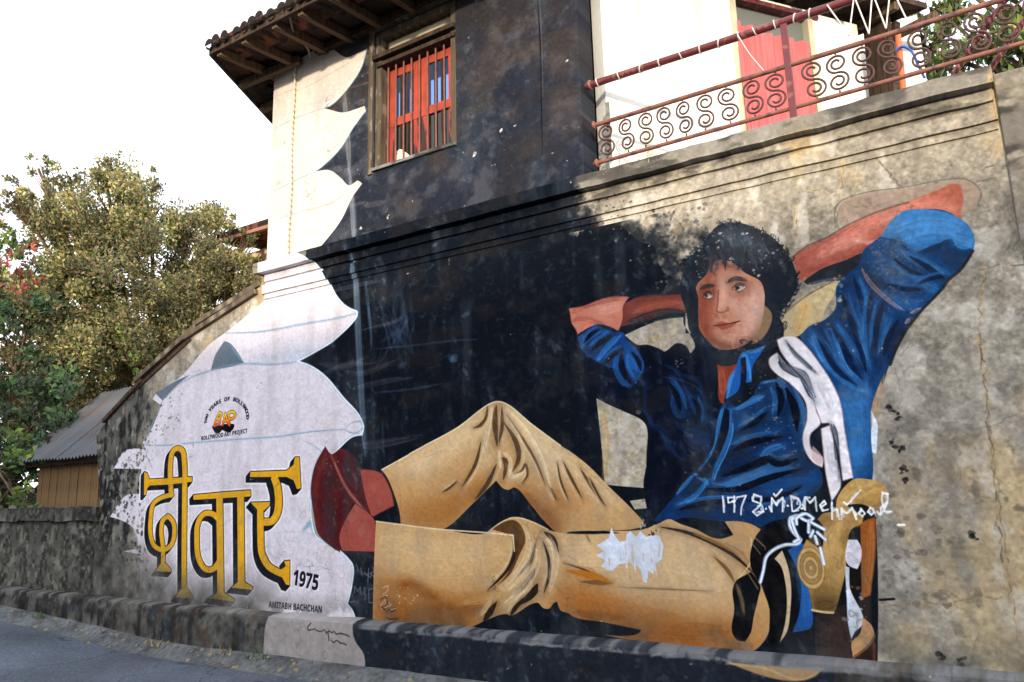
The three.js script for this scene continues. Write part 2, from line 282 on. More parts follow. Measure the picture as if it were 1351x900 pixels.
function petals(P) {
  const edge = [...[-659, 446, -640, 436, -626, 423, -614, 406, -601, 386, -586, 372, -570, 364, -570, 359, -576, 353, -599, 339], ...[-607, 335, -632, 327, -657, 320, -661, 319, -641, 312, -616, 297, -586, 269, -565, 250, -558, 237, -560, 229, -573, 228, -601, 212], ...[-613, 208, -628, 192, -633, 165, -631, 141, -624, 125, -598, 115, -576, 102, -570, 96, -571, 77, -577, 58], ...[-569, 51, -566, 43, -570, 37, -569, 27, -559, 15, -551, 8, -554, -4]];
  const left = [...[-696, -16, -698, 23], ...[-718, 45, -771, 42, -880, 38, -932, 38, -935, 75, -942, 101, -975, 104, -943, 108, -952, 130, -1012, 148, -980, 175, -945, 176, -949, 209, -1012, 212, -992, 234, -944, 234, -949, 242], ...[-950, 244, -932, 261, -915, 290, -935, 300, -927, 307, -879, 323, -823, 359, -783, 374], ...[-721, 401, -722, 453]];
  P.fill([...edge, ...left], WHITE);
  for (let i = 0; i < 60; i++) { const s = rr(-980, -560), y = rr(60, 400); P.brush([s, y, s + rr(10, 60), y + rr(-8, 8), s + rr(60, 90), y + rr(-8, 8)], rnd() < 0.5 ? '#c9c6d2' : '#e3d8da', rr(3, 9), { a: 0.12, n: 4 }); }
  // grey-blue gaps and seams between the petals
  P.fill([-793, 360, -782, 356, -766, 342, -754, 328, -779, 326, -816, 326, -810, 343], '#4c5d6b', { a: 0.9 }); P.fill([-929, 307, -911, 313, -879, 321, -859, 324, -886, 312, -913, 296], '#566470', { a: 0.9 });
  const seams = [[[-913, 296, -870, 317, -820, 325, -758, 327, -699, 320, -663, 319], 3], [[-913, 296, -924, 278, -938, 256, -947, 240], 3.5], [[-947, 240, -938, 224, -924, 208], 2.5], [[-947, 240, -902, 237, -831, 237, -751, 236, -684, 235, -638, 237, -585, 236], 3], [[-585, 236, -576, 242, -563, 243, -558, 237, -565, 232, -576, 232, -585, 236], 2.2], [[-781, 354, -766, 338, -753, 327], 2.6], [[-790, 370, -725, 363, -649, 362, -606, 361, -569, 362], 3.2], [[-650, 229, -628, 220, -613, 210], 1.6], [[-783, 193, -800, 182], 1.2]];
  for (const [q, w] of seams) { P.brush(q, LINE, w, { a: 0.55, n: 5 }); P.line(q, '#5f7f98', w * 0.3, { a: 0.5 }); }
  P.fill([-758, 327, -700, 334, -638, 333, -632, 327, -660, 319, -699, 320], '#9fb6c8', { a: 0.3, blur: 4 });
  P.brush([-645, 130, -631, 139, -627, 126], '#6f96ae', 6, { a: 0.8 });
  P.line(edge, '#6fb0cf', 3.2, { a: 0.5 }); P.line(edge, EDGE, 1.7, { a: 0.95 });
  P.line([-691, 128, -645, 129, -630, 126], '#b8b9c4', 1, { a: 0.8 }); P.line([-640, 88, -603, 93, -576, 98], '#bcbac6', 1, { a: 0.6 });
  // flaking at the far left, where the lime shows dark below
  reseed(5); P.dabs(210, () => { const y = rr(45, 240); return [-925 - 55 * rnd() - (y > 150 ? 25 : 0) + rr(-16, 16), y]; }, ['#20211f', '#3a3a37', '#85817a', '#151615'], [0.8, 5], 0.85);
  P.dabs(120, () => { const t = rnd(); return [mix(-990, -880, t) + rr(-14, 14), mix(215, 305, t) + rr(-34, 12)]; }, ['#4d4a46', '#2b2a28', '#6e6862'], [0.7, 3], 0.7);
}

function figure(P) {
  reseed(41);
  const streaks = (list, col, w, a = 0.7) => { for (const q of list) P.brush(q, col, w, { a, n: Math.max(3, Math.round(w * 1.6)) }); };
  // chair: dark posts, armrest comes later
  P.fill([-40, 268, -45, 260, -53, 247, -59, 233, -61, 234, -65, 234, -58, 248, -49, 261], '#1a1b20');
  P.brush([-58, 248, -63, 234, -67, 221, -70, 203], '#b98f6c', 9, { a: 0.9 }); P.fill([-69, 215, -66, 205, -67, 196, -69, 184, -74, 187, -75, 194, -70, 202], '#cfdbe6');
  // right forearm and the rough cut patch of plaster round it
  P.line([-74, 368, -77, 361, -76, 353], '#6c6558', 1.4, { a: 0.8 }); P.fill([-73, 373, -54, 376, -31, 374, -11, 372, 1, 373, 12, 369, 18, 359, 13, 350, 3, 344, -25, 364, -51, 356, -73, 353, -76, 363], '#8d7a6c', { a: 0.85 });
  P.line([-78, 355, -77, 369, -73, 374, -54, 377, -31, 375, -2, 374, 10, 371, 17, 360, 14, 351], '#5f594e', 1.1, { a: 0.8 });
  const arm = [...[-112, 337, -100, 343, -85, 347, -71, 353, -50, 359, -30, 363], ...[-7, 368, 1, 370, 5, 368, 6, 357, 3, 345], ...[4, 342, -5, 350, -21, 356, -32, 357, -41, 351, -48, 342, -53, 335, -63, 331, -74, 328, -92, 324, -105, 317, -108, 319, -110, 329]];
  P.fill(arm, '#985343');
  P.within(arm, () => { streaks([[-106, 323, -84, 331, -62, 336, -49, 340], [-108, 333, -91, 338, -71, 348, -53, 352]], '#8d3f36', 8, 0.6); streaks([[-83, 341, -64, 348, -43, 356, -28, 360], [-27, 361, -14, 358, 0, 350], [-97, 334, -77, 340, -59, 343]], '#c98878', 11, 0.6); streaks([[-67, 342, -55, 338, -47, 339]], '#d8a898', 3); });
  P.line([-112, 337, -100, 344, -85, 348, -71, 354, -50, 360, -28, 363], '#5b3b38', 1.6, { a: 0.7 });
  P.fill([-105, 317, -92, 324, -74, 328, -62, 331, -57, 330, -64, 322, -70, 313, -80, 313, -91, 314, -103, 314], '#20242c'); P.brush([-104, 314, -89, 315, -75, 314], '#7d8793', 1.4, { a: 0.6, n: 3 });
  // left arm: forearm in shade, folded cuff of the hand-side elbow
  P.fill([-255, 322, -240, 327, -224, 326, -198, 322, -197, 313, -195, 305, -206, 307, -216, 308, -232, 305, -244, 304, -258, 303, -256, 314], '#6e352c');
  streaks([[-248, 314, -229, 317, -198, 317], [-232, 315, -209, 314, -197, 313]], '#9a5140', 8, 0.6); streaks([[-253, 305, -234, 307, -216, 308, -196, 304]], '#23262c', 9, 0.85); streaks([[-251, 328, -231, 327, -197, 323]], '#1c1f26', 3, 0.8);
  const elbow = [-308, 327, -294, 327, -278, 330, -266, 331, -252, 329, -249, 328, -255, 320, -256, 310, -260, 301, -264, 298, -273, 302, -282, 307, -292, 305, -300, 300, -302, 306, -306, 313, -307, 320];
  P.fill(elbow, '#bb7460'); P.within(elbow, () => { streaks([[-295, 326, -278, 329, -252, 328]], '#8f4236', 6, 0.7); streaks([[-307, 314, -297, 316, -284, 312, -265, 299], [-307, 323, -300, 324, -294, 325]], '#a5503f', 4, 0.8); streaks([[-299, 302, -291, 309, -284, 309]], '#d9745a', 7, 0.6); streaks([[-279, 320, -267, 321, -258, 322]], '#dda394', 10, 0.5); });
  P.line(elbow, '#5f2d26', 0.9, { closed: true, a: 0.6 });
  // shirt: dark left half
  P.fill(torsoL, NAVY); P.within(torsoL, () => { for (let i = 0; i < 46; i++) { const q = [-290, 266, -192, 199], x = rr(q[0], q[2]), y = rr(q[3], q[1]); P.brush([x, y, x + rr(4, 16), y - rr(2, 16), x + rr(8, 24), y - rr(14, 40)], ['#0f2650', '#0a1226', '#15376e', '#060a14'][i % 4], rr(2, 8), { a: 0.5, n: 5 }); } });
  P.fill([-301, 299, -292, 304, -281, 307, -268, 300, -256, 297, -254, 291, -244, 279, -239, 266, -241, 259, -251, 265, -267, 267, -281, 274, -296, 286], '#12336c');
  P.within([...[-301, 299, -292, 304, -281, 307, -268, 300, -256, 297, -252, 289, -243, 279, -239, 266, -252, 248, -268, 256, -281, 274, -296, 286]], () => {
    streaks([[-298, 289, -290, 298, -276, 303], [-283, 275, -271, 287, -257, 297], [-289, 289, -280, 297, -270, 301]], '#3279c4', 5, 0.75); streaks([[-293, 285, -284, 293, -274, 300], [-278, 274, -268, 282, -260, 288]], '#0a1636', 5, 0.8);
    streaks([[-263, 282, -263, 268, -258, 256, -253, 249]], '#2a6ab4', 9, 0.8); streaks([[-254, 283, -246, 275, -241, 265], [-253, 276, -247, 264, -244, 258]], '#1c56a2', 16, 0.6); }, []);
  streaks([[-216, 253, -211, 237, -206, 236], [-215, 242, -213, 227, -207, 219]], '#1c4c94', 9, 0.55); streaks([[-231, 256, -208, 251, -192, 240, -189, 227]], '#7d7f86', 1, 0.5); streaks([[-202, 241, -197, 226, -195, 221]], '#173f80', 6, 0.5);
  for (const [q, w, k] of [[[-288, 285, -277, 292, -266, 297], 5, 1], [[-295, 293, -287, 300, -277, 304], 4, 1], [[-259, 281, -259, 266, -252, 252], 6, 1], [[-250, 280, -244, 271, -242, 262], 4, -1], [[-275, 272, -267, 279, -258, 283], 4, 1], [[-218, 250, -212, 237, -210, 225], 5, 1], [[-199, 236, -195, 224, -198, 214], 4, 1]]) P.crease(q, w, '#050a16', '#28609f', k, 0.9);
  P.fill([-220, 273, -214, 278, -207, 281, -201, 276, -199, 267, -206, 266, -212, 267], '#0b0e18'); P.dabs(8, () => { const q = [-208, 265]; return [q[0] + rr(-3, 3), q[1] + rr(-4, 4)]; }, '#77808a', [0.5, 1.6], 0.6);
  // shirt: lit right half
  P.fill(torso, '#0e2a50');
  P.within(torso, () => {
    streaks([[-180, 185, -160, 194, -129, 199], [-188, 169, -166, 172, -144, 177, -116, 178], [-168, 227, -167, 207, -171, 191], [-125, 240, -118, 226, -116, 207], [-148, 237, -137, 234, -133, 224]], BLUED, 14, 0.75);
    streaks([[-222, 151, -188, 153, -155, 156, -124, 158], [-230, 142, -197, 144, -160, 140], [-130, 192, -143, 187, -149, 184]], '#0f2f66', 16, 0.7);
    streaks([[-188, 165, -167, 166, -144, 173, -122, 178], [-149, 186, -142, 191, -130, 194], [-149, 187, -143, 182, -131, 180], [-169, 222, -153, 229, -142, 232], [-146, 242, -133, 244, -124, 235], [-132, 240, -129, 231, -135, 220]], '#3f87cc', 5, 0.75);
    streaks([[-167, 169, -135, 169, -110, 170], [-119, 223, -119, 211, -121, 201], [-160, 222, -163, 207, -166, 198], [-151, 162, -130, 164, -109, 167]], '#1d4f8c', 14, 0.55);
    P.dabs(60, () => { const q = [-141, 207]; return [q[0] + rr(-14, 26), q[1] + rr(-20, 18)]; }, ['#8fa3b5', '#c2c0b4', '#4c7296'], [0.3, 1.4], 0.55);
    P.dabs(30, () => { const q = [-137, 179]; return [q[0] + rr(-10, 16), q[1] + rr(-3, 3)]; }, '#a9b2b4', [0.3, 1.1], 0.5); });
  P.within(torso, () => { for (const [q, w, k] of [[[-171, 191, -155, 197, -132, 200], 5, 1], [[-181, 172, -161, 178, -143, 184, -131, 185], 6, -1], [[-164, 206, -150, 213, -140, 220], 4, 1], [[-126, 237, -121, 220, -121, 203], 6, 1], [[-133, 242, -130, 229, -134, 215], 5, -1], [[-194, 163, -170, 162, -144, 170, -119, 176], 5, 1], [[-219, 147, -195, 152, -168, 153], 4, 1], [[-146, 184, -137, 180, -122, 183], 5, 1], [[-163, 153, -140, 155, -121, 163], 3.5, -1]]) P.crease(q, w, '#060b18', '#3d79b4', k); });
  streaks([[-174, 228, -179, 215, -184, 195, -198, 178], [-170, 224, -170, 209, -176, 193, -184, 179, -188, 169]], '#3c86cb', 3.4, 0.95); streaks([[-215, 152, -203, 158, -191, 170], [-203, 175, -195, 170, -192, 166], [-218, 160, -210, 168, -203, 175]], '#3c86cb', 3, 0.85);
  P.fill([-174, 225, -170, 223, -172, 208, -181, 189, -195, 171, -201, 173, -186, 191, -178, 212], '#070b18', { a: 0.75 });
  // right sleeve and side of the shirt
  P.fill(shirtR, '#143968');
  P.within(shirtR, () => {
    P.fill([-49, 341, -41, 351, -32, 357, -21, 356, -7, 351, 1, 345, 7, 337, 10, 328, 7, 320, -8, 329, -30, 323, -35, 334], '#3672ac', { a: 0.9 });
    for (let i = 0; i < 16; i++) { const t = i / 15, q = [-41, 348, 3, 342, -36, 330, 7, 323]; P.brush([mix(q[0], q[4], t), mix(q[1], q[5], t), mix((q[0] + q[2]) / 2, (q[4] + q[6]) / 2, t), mix((q[1] + q[3]) / 2, (q[5] + q[7]) / 2, t) + 4, mix(q[2], q[6], t), mix(q[3], q[7], t)], i % 3 ? '#4a88c0' : '#2b5f98', 3, { a: 0.5, n: 4 }); }
    streaks([[-30, 323, -15, 325, -6, 328, 1, 324]], '#10284e', 4, 0.9); streaks([[-39, 338, -30, 323, -14, 308, -10, 302]], '#0f2346', 7, 0.85); streaks([[-37, 328, -26, 317, -11, 305], [-4, 329, 3, 324, 9, 327]], '#4d9bdc', 5, 0.85);
    P.dabs(200, () => { const q = [-57, 339, -36, 290]; return [rr(q[0], q[2]), rr(q[3], q[1])]; }, ['#5d5f66', '#17356a', '#6d6a66', '#2a5a9c'], [0.4, 2.4], 0.5);
    streaks([[-68, 307, -68, 287, -67, 267, -70, 248], [-60, 294, -63, 278, -67, 253], [-86, 281, -80, 269, -73, 252], [-103, 276, -99, 263, -96, 251], [-52, 284, -56, 269, -59, 257]], '#3b88d0', 5, 0.8);
    streaks([[-76, 305, -73, 285, -70, 268], [-90, 279, -88, 264, -84, 250], [-58, 288, -60, 266, -64, 251], [-43, 272, -52, 257, -58, 247], [-63, 320, -58, 308, -49, 305]], '#0a1a3c', 10, 0.7); streaks([[-50, 295, -38, 288, -29, 288], [-33, 312, -23, 299, -17, 295]], '#2d6db4', 8, 0.6);
    streaks([[-105, 270, -93, 248, -79, 233, -69, 227], [-90, 279, -83, 255, -72, 235], [-71, 274, -68, 253, -70, 229]], '#3b86cf', 4, 0.7); streaks([[-87, 224, -83, 204, -86, 171], [-76, 226, -77, 203, -83, 176]], '#3d82c2', 16, 0.55); streaks([[-84, 274, -78, 254, -72, 241], [-64, 267, -63, 250, -67, 233]], '#0b1b3e', 8, 0.7); });
  P.within(shirtR, () => {
    P.fill([-56, 336, -42, 337, -32, 323, -22, 307, -31, 289, -45, 290, -58, 305, -63, 320], '#4b5666', { a: 0.42, blur: 8 }); P.fill([-76, 308, -61, 307, -59, 274, -72, 251, -85, 270], '#0c1f44', { a: 0.4, blur: 10 }); P.fill([-82, 241, -67, 233, -69, 217, -85, 218], '#4d90d0', { a: 0.35, blur: 10 });
    for (const [q, w, k] of [[[-70, 314, -67, 298, -66, 278], 4, 1], [[-79, 303, -76, 285, -70, 265], 4, 1], [[-59, 302, -62, 286, -65, 267], 4, -1], [[-52, 293, -58, 277, -61, 258], 4, -1], [[-44, 278, -52, 265, -57, 252], 4, -1], [[-89, 280, -83, 264, -77, 251], 4, 1], [[-97, 280, -93, 265, -89, 251], 3, 1], [[-100, 272, -89, 247, -76, 233], 4, 1], [[-83, 270, -80, 252, -72, 237], 4, -1], [[-75, 274, -71, 258, -69, 241], 3.5, 1], [[-32, 323, -21, 312, -12, 302], 4, 1], [[-30, 301, -20, 304, -12, 304], 3, 1], [[-49, 305, -37, 299, -26, 297], 3.5, 1], [[-42, 323, -33, 312, -24, 307], 3, -1]]) P.crease(q, w, '#0a1734', '#3a76b0', k, 0.85);
    P.dabs(160, () => { const q = [-59, 342, -27, 283]; return [rr(q[0], q[2]), rr(q[3], q[1])]; }, ['#7b776f', '#566070', '#33507a', '#8b857a'], [0.25, 1.1], 0.55); });
  streaks([[-64, 322, -60, 309, -50, 294, -37, 280], [-36, 281, -29, 284], [-40, 274, -37, 278]], '#c9917c', 2.2, 0.9); P.line([7, 319, -2, 307, -10, 301, -14, 296, -30, 281, -44, 264, -53, 246], '#1d1a1e', 2, { a: 0.8 });
  P.fill([-126, 290, -106, 304, -82, 314, -84, 304, -93, 291, -94, 286, -105, 282, -113, 275, -124, 276, -123, 285], '#bba77d'); streaks([[-105, 301, -109, 289, -115, 277]], '#c99b52', 9, 0.6); P.dabs(40, () => { const q = [-101, 295]; return [q[0] + rr(-34, 24), q[1] + rr(-20, 26)]; }, ['#a89b84', '#cfc0a0', '#8d8470'], [0.5, 3], 0.5); P.line([-126, 290, -106, 304, -82, 314], '#6a4e2c', 1, { a: 0.7 });
  // neck, collar
  P.fill([-177, 266, -159, 258, -167, 247, -173, 234, -174, 228, -177, 230, -177, 248], '#7d3526'); P.fill([-182, 273, -172, 268, -158, 268, -150, 269, -157, 261, -169, 258, -176, 260], '#14161c'); streaks([[-174, 258, -174, 245, -174, 235]], '#a3523c', 5, 0.7);
  P.fill([-172, 232, -169, 246, -163, 255, -158, 265, -150, 267, -138, 271, -142, 265, -149, 256, -151, 244, -157, 243, -156, 255, -158, 255, -162, 238], '#1d549e'); streaks([[-171, 233, -168, 246, -163, 255], [-158, 265, -155, 266, -153, 259, -152, 244], [-155, 268, -145, 268, -138, 271]], '#4c98dc', 2.6, 0.9); P.fill([-158, 263, -154, 264, -155, 246, -160, 233, -165, 230, -160, 243], '#0a1128');
  P.fill([-149, 256, -140, 266, -129, 273, -136, 259, -135, 251, -131, 244, -146, 242, -150, 237], '#191d25'); P.dabs(60, () => { const q = [-140, 256]; return [q[0] + rr(-14, 12), q[1] + rr(-22, 22)]; }, ['#5b6268', '#8b8f90'], [0.3, 0.9], 0.6);
  head(P);
  // white cloth over the shoulder, its bands dark between
  for (const q of [[-129, 274, -123, 276, -116, 275, -108, 266, -99, 250, -93, 237, -89, 223, -88, 201, -86, 168, -93, 166, -94, 188, -98, 208, -103, 208, -107, 223, -112, 242, -121, 254, -127, 265], [-136, 260, -130, 264, -122, 252, -112, 239, -107, 226, -106, 217, -104, 208, -112, 200, -112, 189, -105, 183, -106, 176, -112, 180, -117, 190, -117, 200, -113, 212, -113, 225, -123, 240, -131, 247, -136, 254], [-104, 204, -98, 206, -96, 194, -95, 179, -95, 162, -102, 152, -104, 172, -104, 188]]) { P.fill(q, '#e6e2e7'); P.line(q, '#b89a98', 0.9, { closed: true, a: 0.6 }); }
  for (const [q, w] of [[[-123, 273, -117, 262, -109, 252, -103, 245], 3], [[-129, 263, -126, 254, -118, 248, -113, 245, -109, 233, -106, 223], 6], [[-106, 203, -109, 194, -106, 188], 5], [[-97, 208, -95, 202, -95, 185, -95, 166], 3.2]]) P.brush(q, '#14202f', w, { a: 0.95 });
  for (const q of [[-122, 255, -112, 242, -105, 228], [-104, 241, -98, 228, -95, 215], [-116, 200, -115, 192, -111, 183], [-100, 194, -99, 171]]) P.brush(q, '#b9b3bf', 5, { a: 0.5 });
  P.fill([-111, 192, -105, 183, -107, 177, -112, 182], '#c7a6a4', { a: 0.7 });
  trousers(P);
  chairArm(P);
}

function head(P) {                                                     // a plain painted head: cap of dark hair and a simple face turned a little to the left
  const hair = [-199, 344, -196, 351, -187, 357, -178, 366, -166, 376, -158, 376, -145, 372, -134, 364, -123, 354, -114, 339, -110, 326, -110, 314, -117, 303, -125, 293, -123, 282, -127, 275, -139, 272, -154, 277, -190, 278, -198, 293, -199, 306, -203, 325];
  P.fill(hair, '#1c222b');
  P.within(hair, () => { for (let i = 0; i < 150; i++) { const q = [-153, 341], a = rr(0, 6.28), r = rr(20, 62), x = q[0] + Math.cos(a) * r * 0.9, y = q[1] + Math.abs(Math.sin(a)) * r * 0.9 - 8, t = rr(3, 8); P.brush([x, y, x + t * 0.5, y - t * 0.7, x + t * 0.6, y - t * 1.6], ['#39424c', '#0f141b', '#59636b', '#2b333d'][i % 4], rr(0.6, 2.4), { a: 0.6, n: 3 }); }
    P.fill([-168, 370, -152, 372, -134, 360, -127, 342, -139, 338, -153, 352, -167, 353], '#5a636c', { a: 0.5, blur: 6 }); P.dabs(260, () => { const q = [-145, 353]; return [q[0] + rr(-44, 44), q[1] + rr(-26, 26)]; }, ['#9aa0a4', '#626b73', '#c9cac8', '#20262e'], [0.3, 1.5], 0.7); P.dabs(160, () => { const q = [-149, 324]; return [q[0] + rr(-76, 76), q[1] + rr(-90, 80)]; }, ['#4e575f', '#10141b', '#3a434c'], [0.4, 2.2], 0.5); });
  const face = [-189, 327, -179, 337, -176, 345, -166, 346, -157, 341, -149, 332, -137, 322, -135, 313, -136, 303, -139, 290, -145, 279, -155, 273, -166, 271, -177, 274, -184, 282, -189, 291, -189, 304, -188, 317];
  P.fill([-139, 306, -136, 303, -131, 295, -133, 286, -142, 275, -149, 273, -144, 285], '#86694c'); P.fill(face, '#b57c64');
  P.within(face, () => {
    P.fill([-189, 327, -179, 337, -173, 344, -173, 325, -176, 302, -181, 281, -189, 291], '#a2543f', { a: 0.7, blur: 3 }); P.fill([-176, 347, -148, 340, -143, 329, -161, 337, -174, 335], '#a9604f', { a: 0.6, blur: 2 });
    P.fill([-150, 313, -137, 315, -132, 296, -141, 281, -157, 277, -152, 292], '#d7ab9b', { a: 0.8, blur: 4 }); P.fill([-139, 303, -131, 296, -135, 281, -148, 276, -141, 288], '#9a8062', { a: 0.7, blur: 2.5 });
    P.fill([-169, 331, -163, 326, -168, 304, -173, 305], '#d9a58f', { a: 0.7, blur: 2 }); P.fill([-188, 281, -166, 271, -141, 277, -153, 278, -169, 277, -180, 282], '#70483c', { a: 0.7, blur: 2 }); });
  P.within(face, () => { for (const [q, c, w, a] of [[[-187, 311, -186, 294, -178, 280], '#8a4a3a', 9, 0.5], [[-163, 310, -157, 304, -152, 299], '#d9b09c', 10, 0.45], [[-176, 302, -172, 299, -166, 299], '#8e5545', 4, 0.5], [[-184, 321, -179, 322, -174, 320], '#8c4a3a', 4, 0.6], [[-162, 324, -154, 325, -147, 321], '#8c4a3a', 4, 0.55], [[-163, 316, -155, 314, -148, 316], '#a5614e', 5, 0.5], [[-170, 282, -160, 278, -147, 278], '#d0a08c', 9, 0.4], [[-173, 344, -162, 341, -150, 335], '#7a4034', 7, 0.6]]) P.brush(q, c, w, { a, n: 8 }); P.fill([-186, 322, -179, 324, -173, 320, -175, 314, -183, 314], '#5a2c22', { a: 0.55, blur: 2.5 }); P.fill([-163, 325, -154, 327, -145, 321, -147, 315, -159, 317], '#70392c', { a: 0.5, blur: 2.5 }); P.fill([-189, 327, -176, 345, -170, 339, -175, 320, -179, 303, -178, 286, -172, 273, -187, 285, -191, 305], '#6e3326', { a: 0.5, blur: 5 }); P.fill([-186, 288, -175, 277, -160, 275, -141, 285, -132, 296, -132, 280, -148, 270, -170, 270, -182, 277], '#4a2c24', { a: 0.55, blur: 4 }); P.fill([-143, 323, -134, 313, -135, 299, -143, 291, -146, 307], '#caa08e', { a: 0.4, blur: 4 });
    for (let i = 0; i < 170; i++) { const q = [-163, 307], x = q[0] + rr(-50, 50), y = q[1] + rr(-60, 60), v = rr(-4, 4); P.brush([x, y, x + v, y - rr(3, 7), x + v * 1.6, y - rr(8, 18)], x < q[0] - 14 ? ['#8a4a38', '#a5634c', '#6f382b'][i % 3] : ['#c9967e', '#9f5f49', '#d6ab95', '#b57a60'][i % 4], rr(0.8, 3), { a: 0.32, n: 3 }); }
    for (let i = 0; i < 10; i++) { const q = [-163, 307], x = q[0] + rr(-34, 34), y = q[1] + rr(-44, 50); P.brush([x, y, x + rr(-3, 3), y - rr(4, 12)], ['#d9ac98', '#b3735e', '#c99580'][i % 3], rr(1, 4), { a: 0.22, n: 3 }); } });
  for (let i = 0; i < 200; i++) { const j = Math.floor(rnd() * 17), t = rnd(), x = mix(hair[j * 2], hair[j * 2 + 2], t) + rr(-1.5, 0.5), y = mix(hair[j * 2 + 1], hair[j * 2 + 3], t) + rr(-1.5, 1.2), g = rr(0, 6.28); P.line([x, y, x + 2.5 * Math.cos(g), y + 2.5 * Math.sin(g), x + 3.5 * Math.cos(g + 1), y + 3.5 * Math.sin(g + 1)], ['#171c24', '#2a323b', '#12161d'][i % 3], rr(0.4, 1.3), { a: 0.7 }); }
  for (let i = 0; i < 26; i++) { const q = [-180, 341, -142, 337], t = rnd(), x = mix(q[0], q[2], t), y = mix(q[1], q[3], t) + 12 * Math.sin(t * 3.14) + rr(-4, 4); P.brush([x, y + 8, x + rr(-4, 4), y, x + rr(-7, 7), y - rr(8, 14)], ['#1c222b', '#3a4048', '#262b33'][i % 3], rr(1.5, 4), { a: 0.8, n: 4 }); }
  // brows, eyes, nose, closed mouth: no particular person
  for (const q of [[-186, 324, -181, 326, -174, 325], [-164, 326, -156, 328, -148, 325]]) P.brush(q, '#211917', 3.4, { a: 0.95, n: 6 });
  for (const q of [[-184, 318, -180, 320, -175, 317, -179, 315], [-160, 321, -154, 323, -148, 320, -154, 317]]) { P.fill(q, '#b5a193'); P.line(q, '#5a3a30', 0.6, { closed: true }); P.brush([q[0], q[1], q[2], q[3], q[4], q[5]], '#22140f', 2.2, { a: 1, n: 4 }); }
  for (const q of [[-181, 318], [-156, 320]]) P.dabs(3, () => q, '#241b19', [1.5, 2.0], 1);
  P.line([-171, 321, -173, 308, -174, 304, -170, 302, -165, 303], '#7b4636', 1.2, { a: 0.8 }); P.fill([-165, 307, -163, 304, -164, 302, -168, 302], '#9c5a48', { a: 0.7 });
  P.fill([-176, 293, -171, 295, -166, 293, -157, 293, -163, 289, -171, 288], '#9c4c3e'); P.line([-177, 292, -169, 292, -156, 293], '#552a24', 1); P.fill([-174, 287, -167, 287, -162, 287, -167, 284], '#8d5a4a', { a: 0.5, blur: 1 });
}

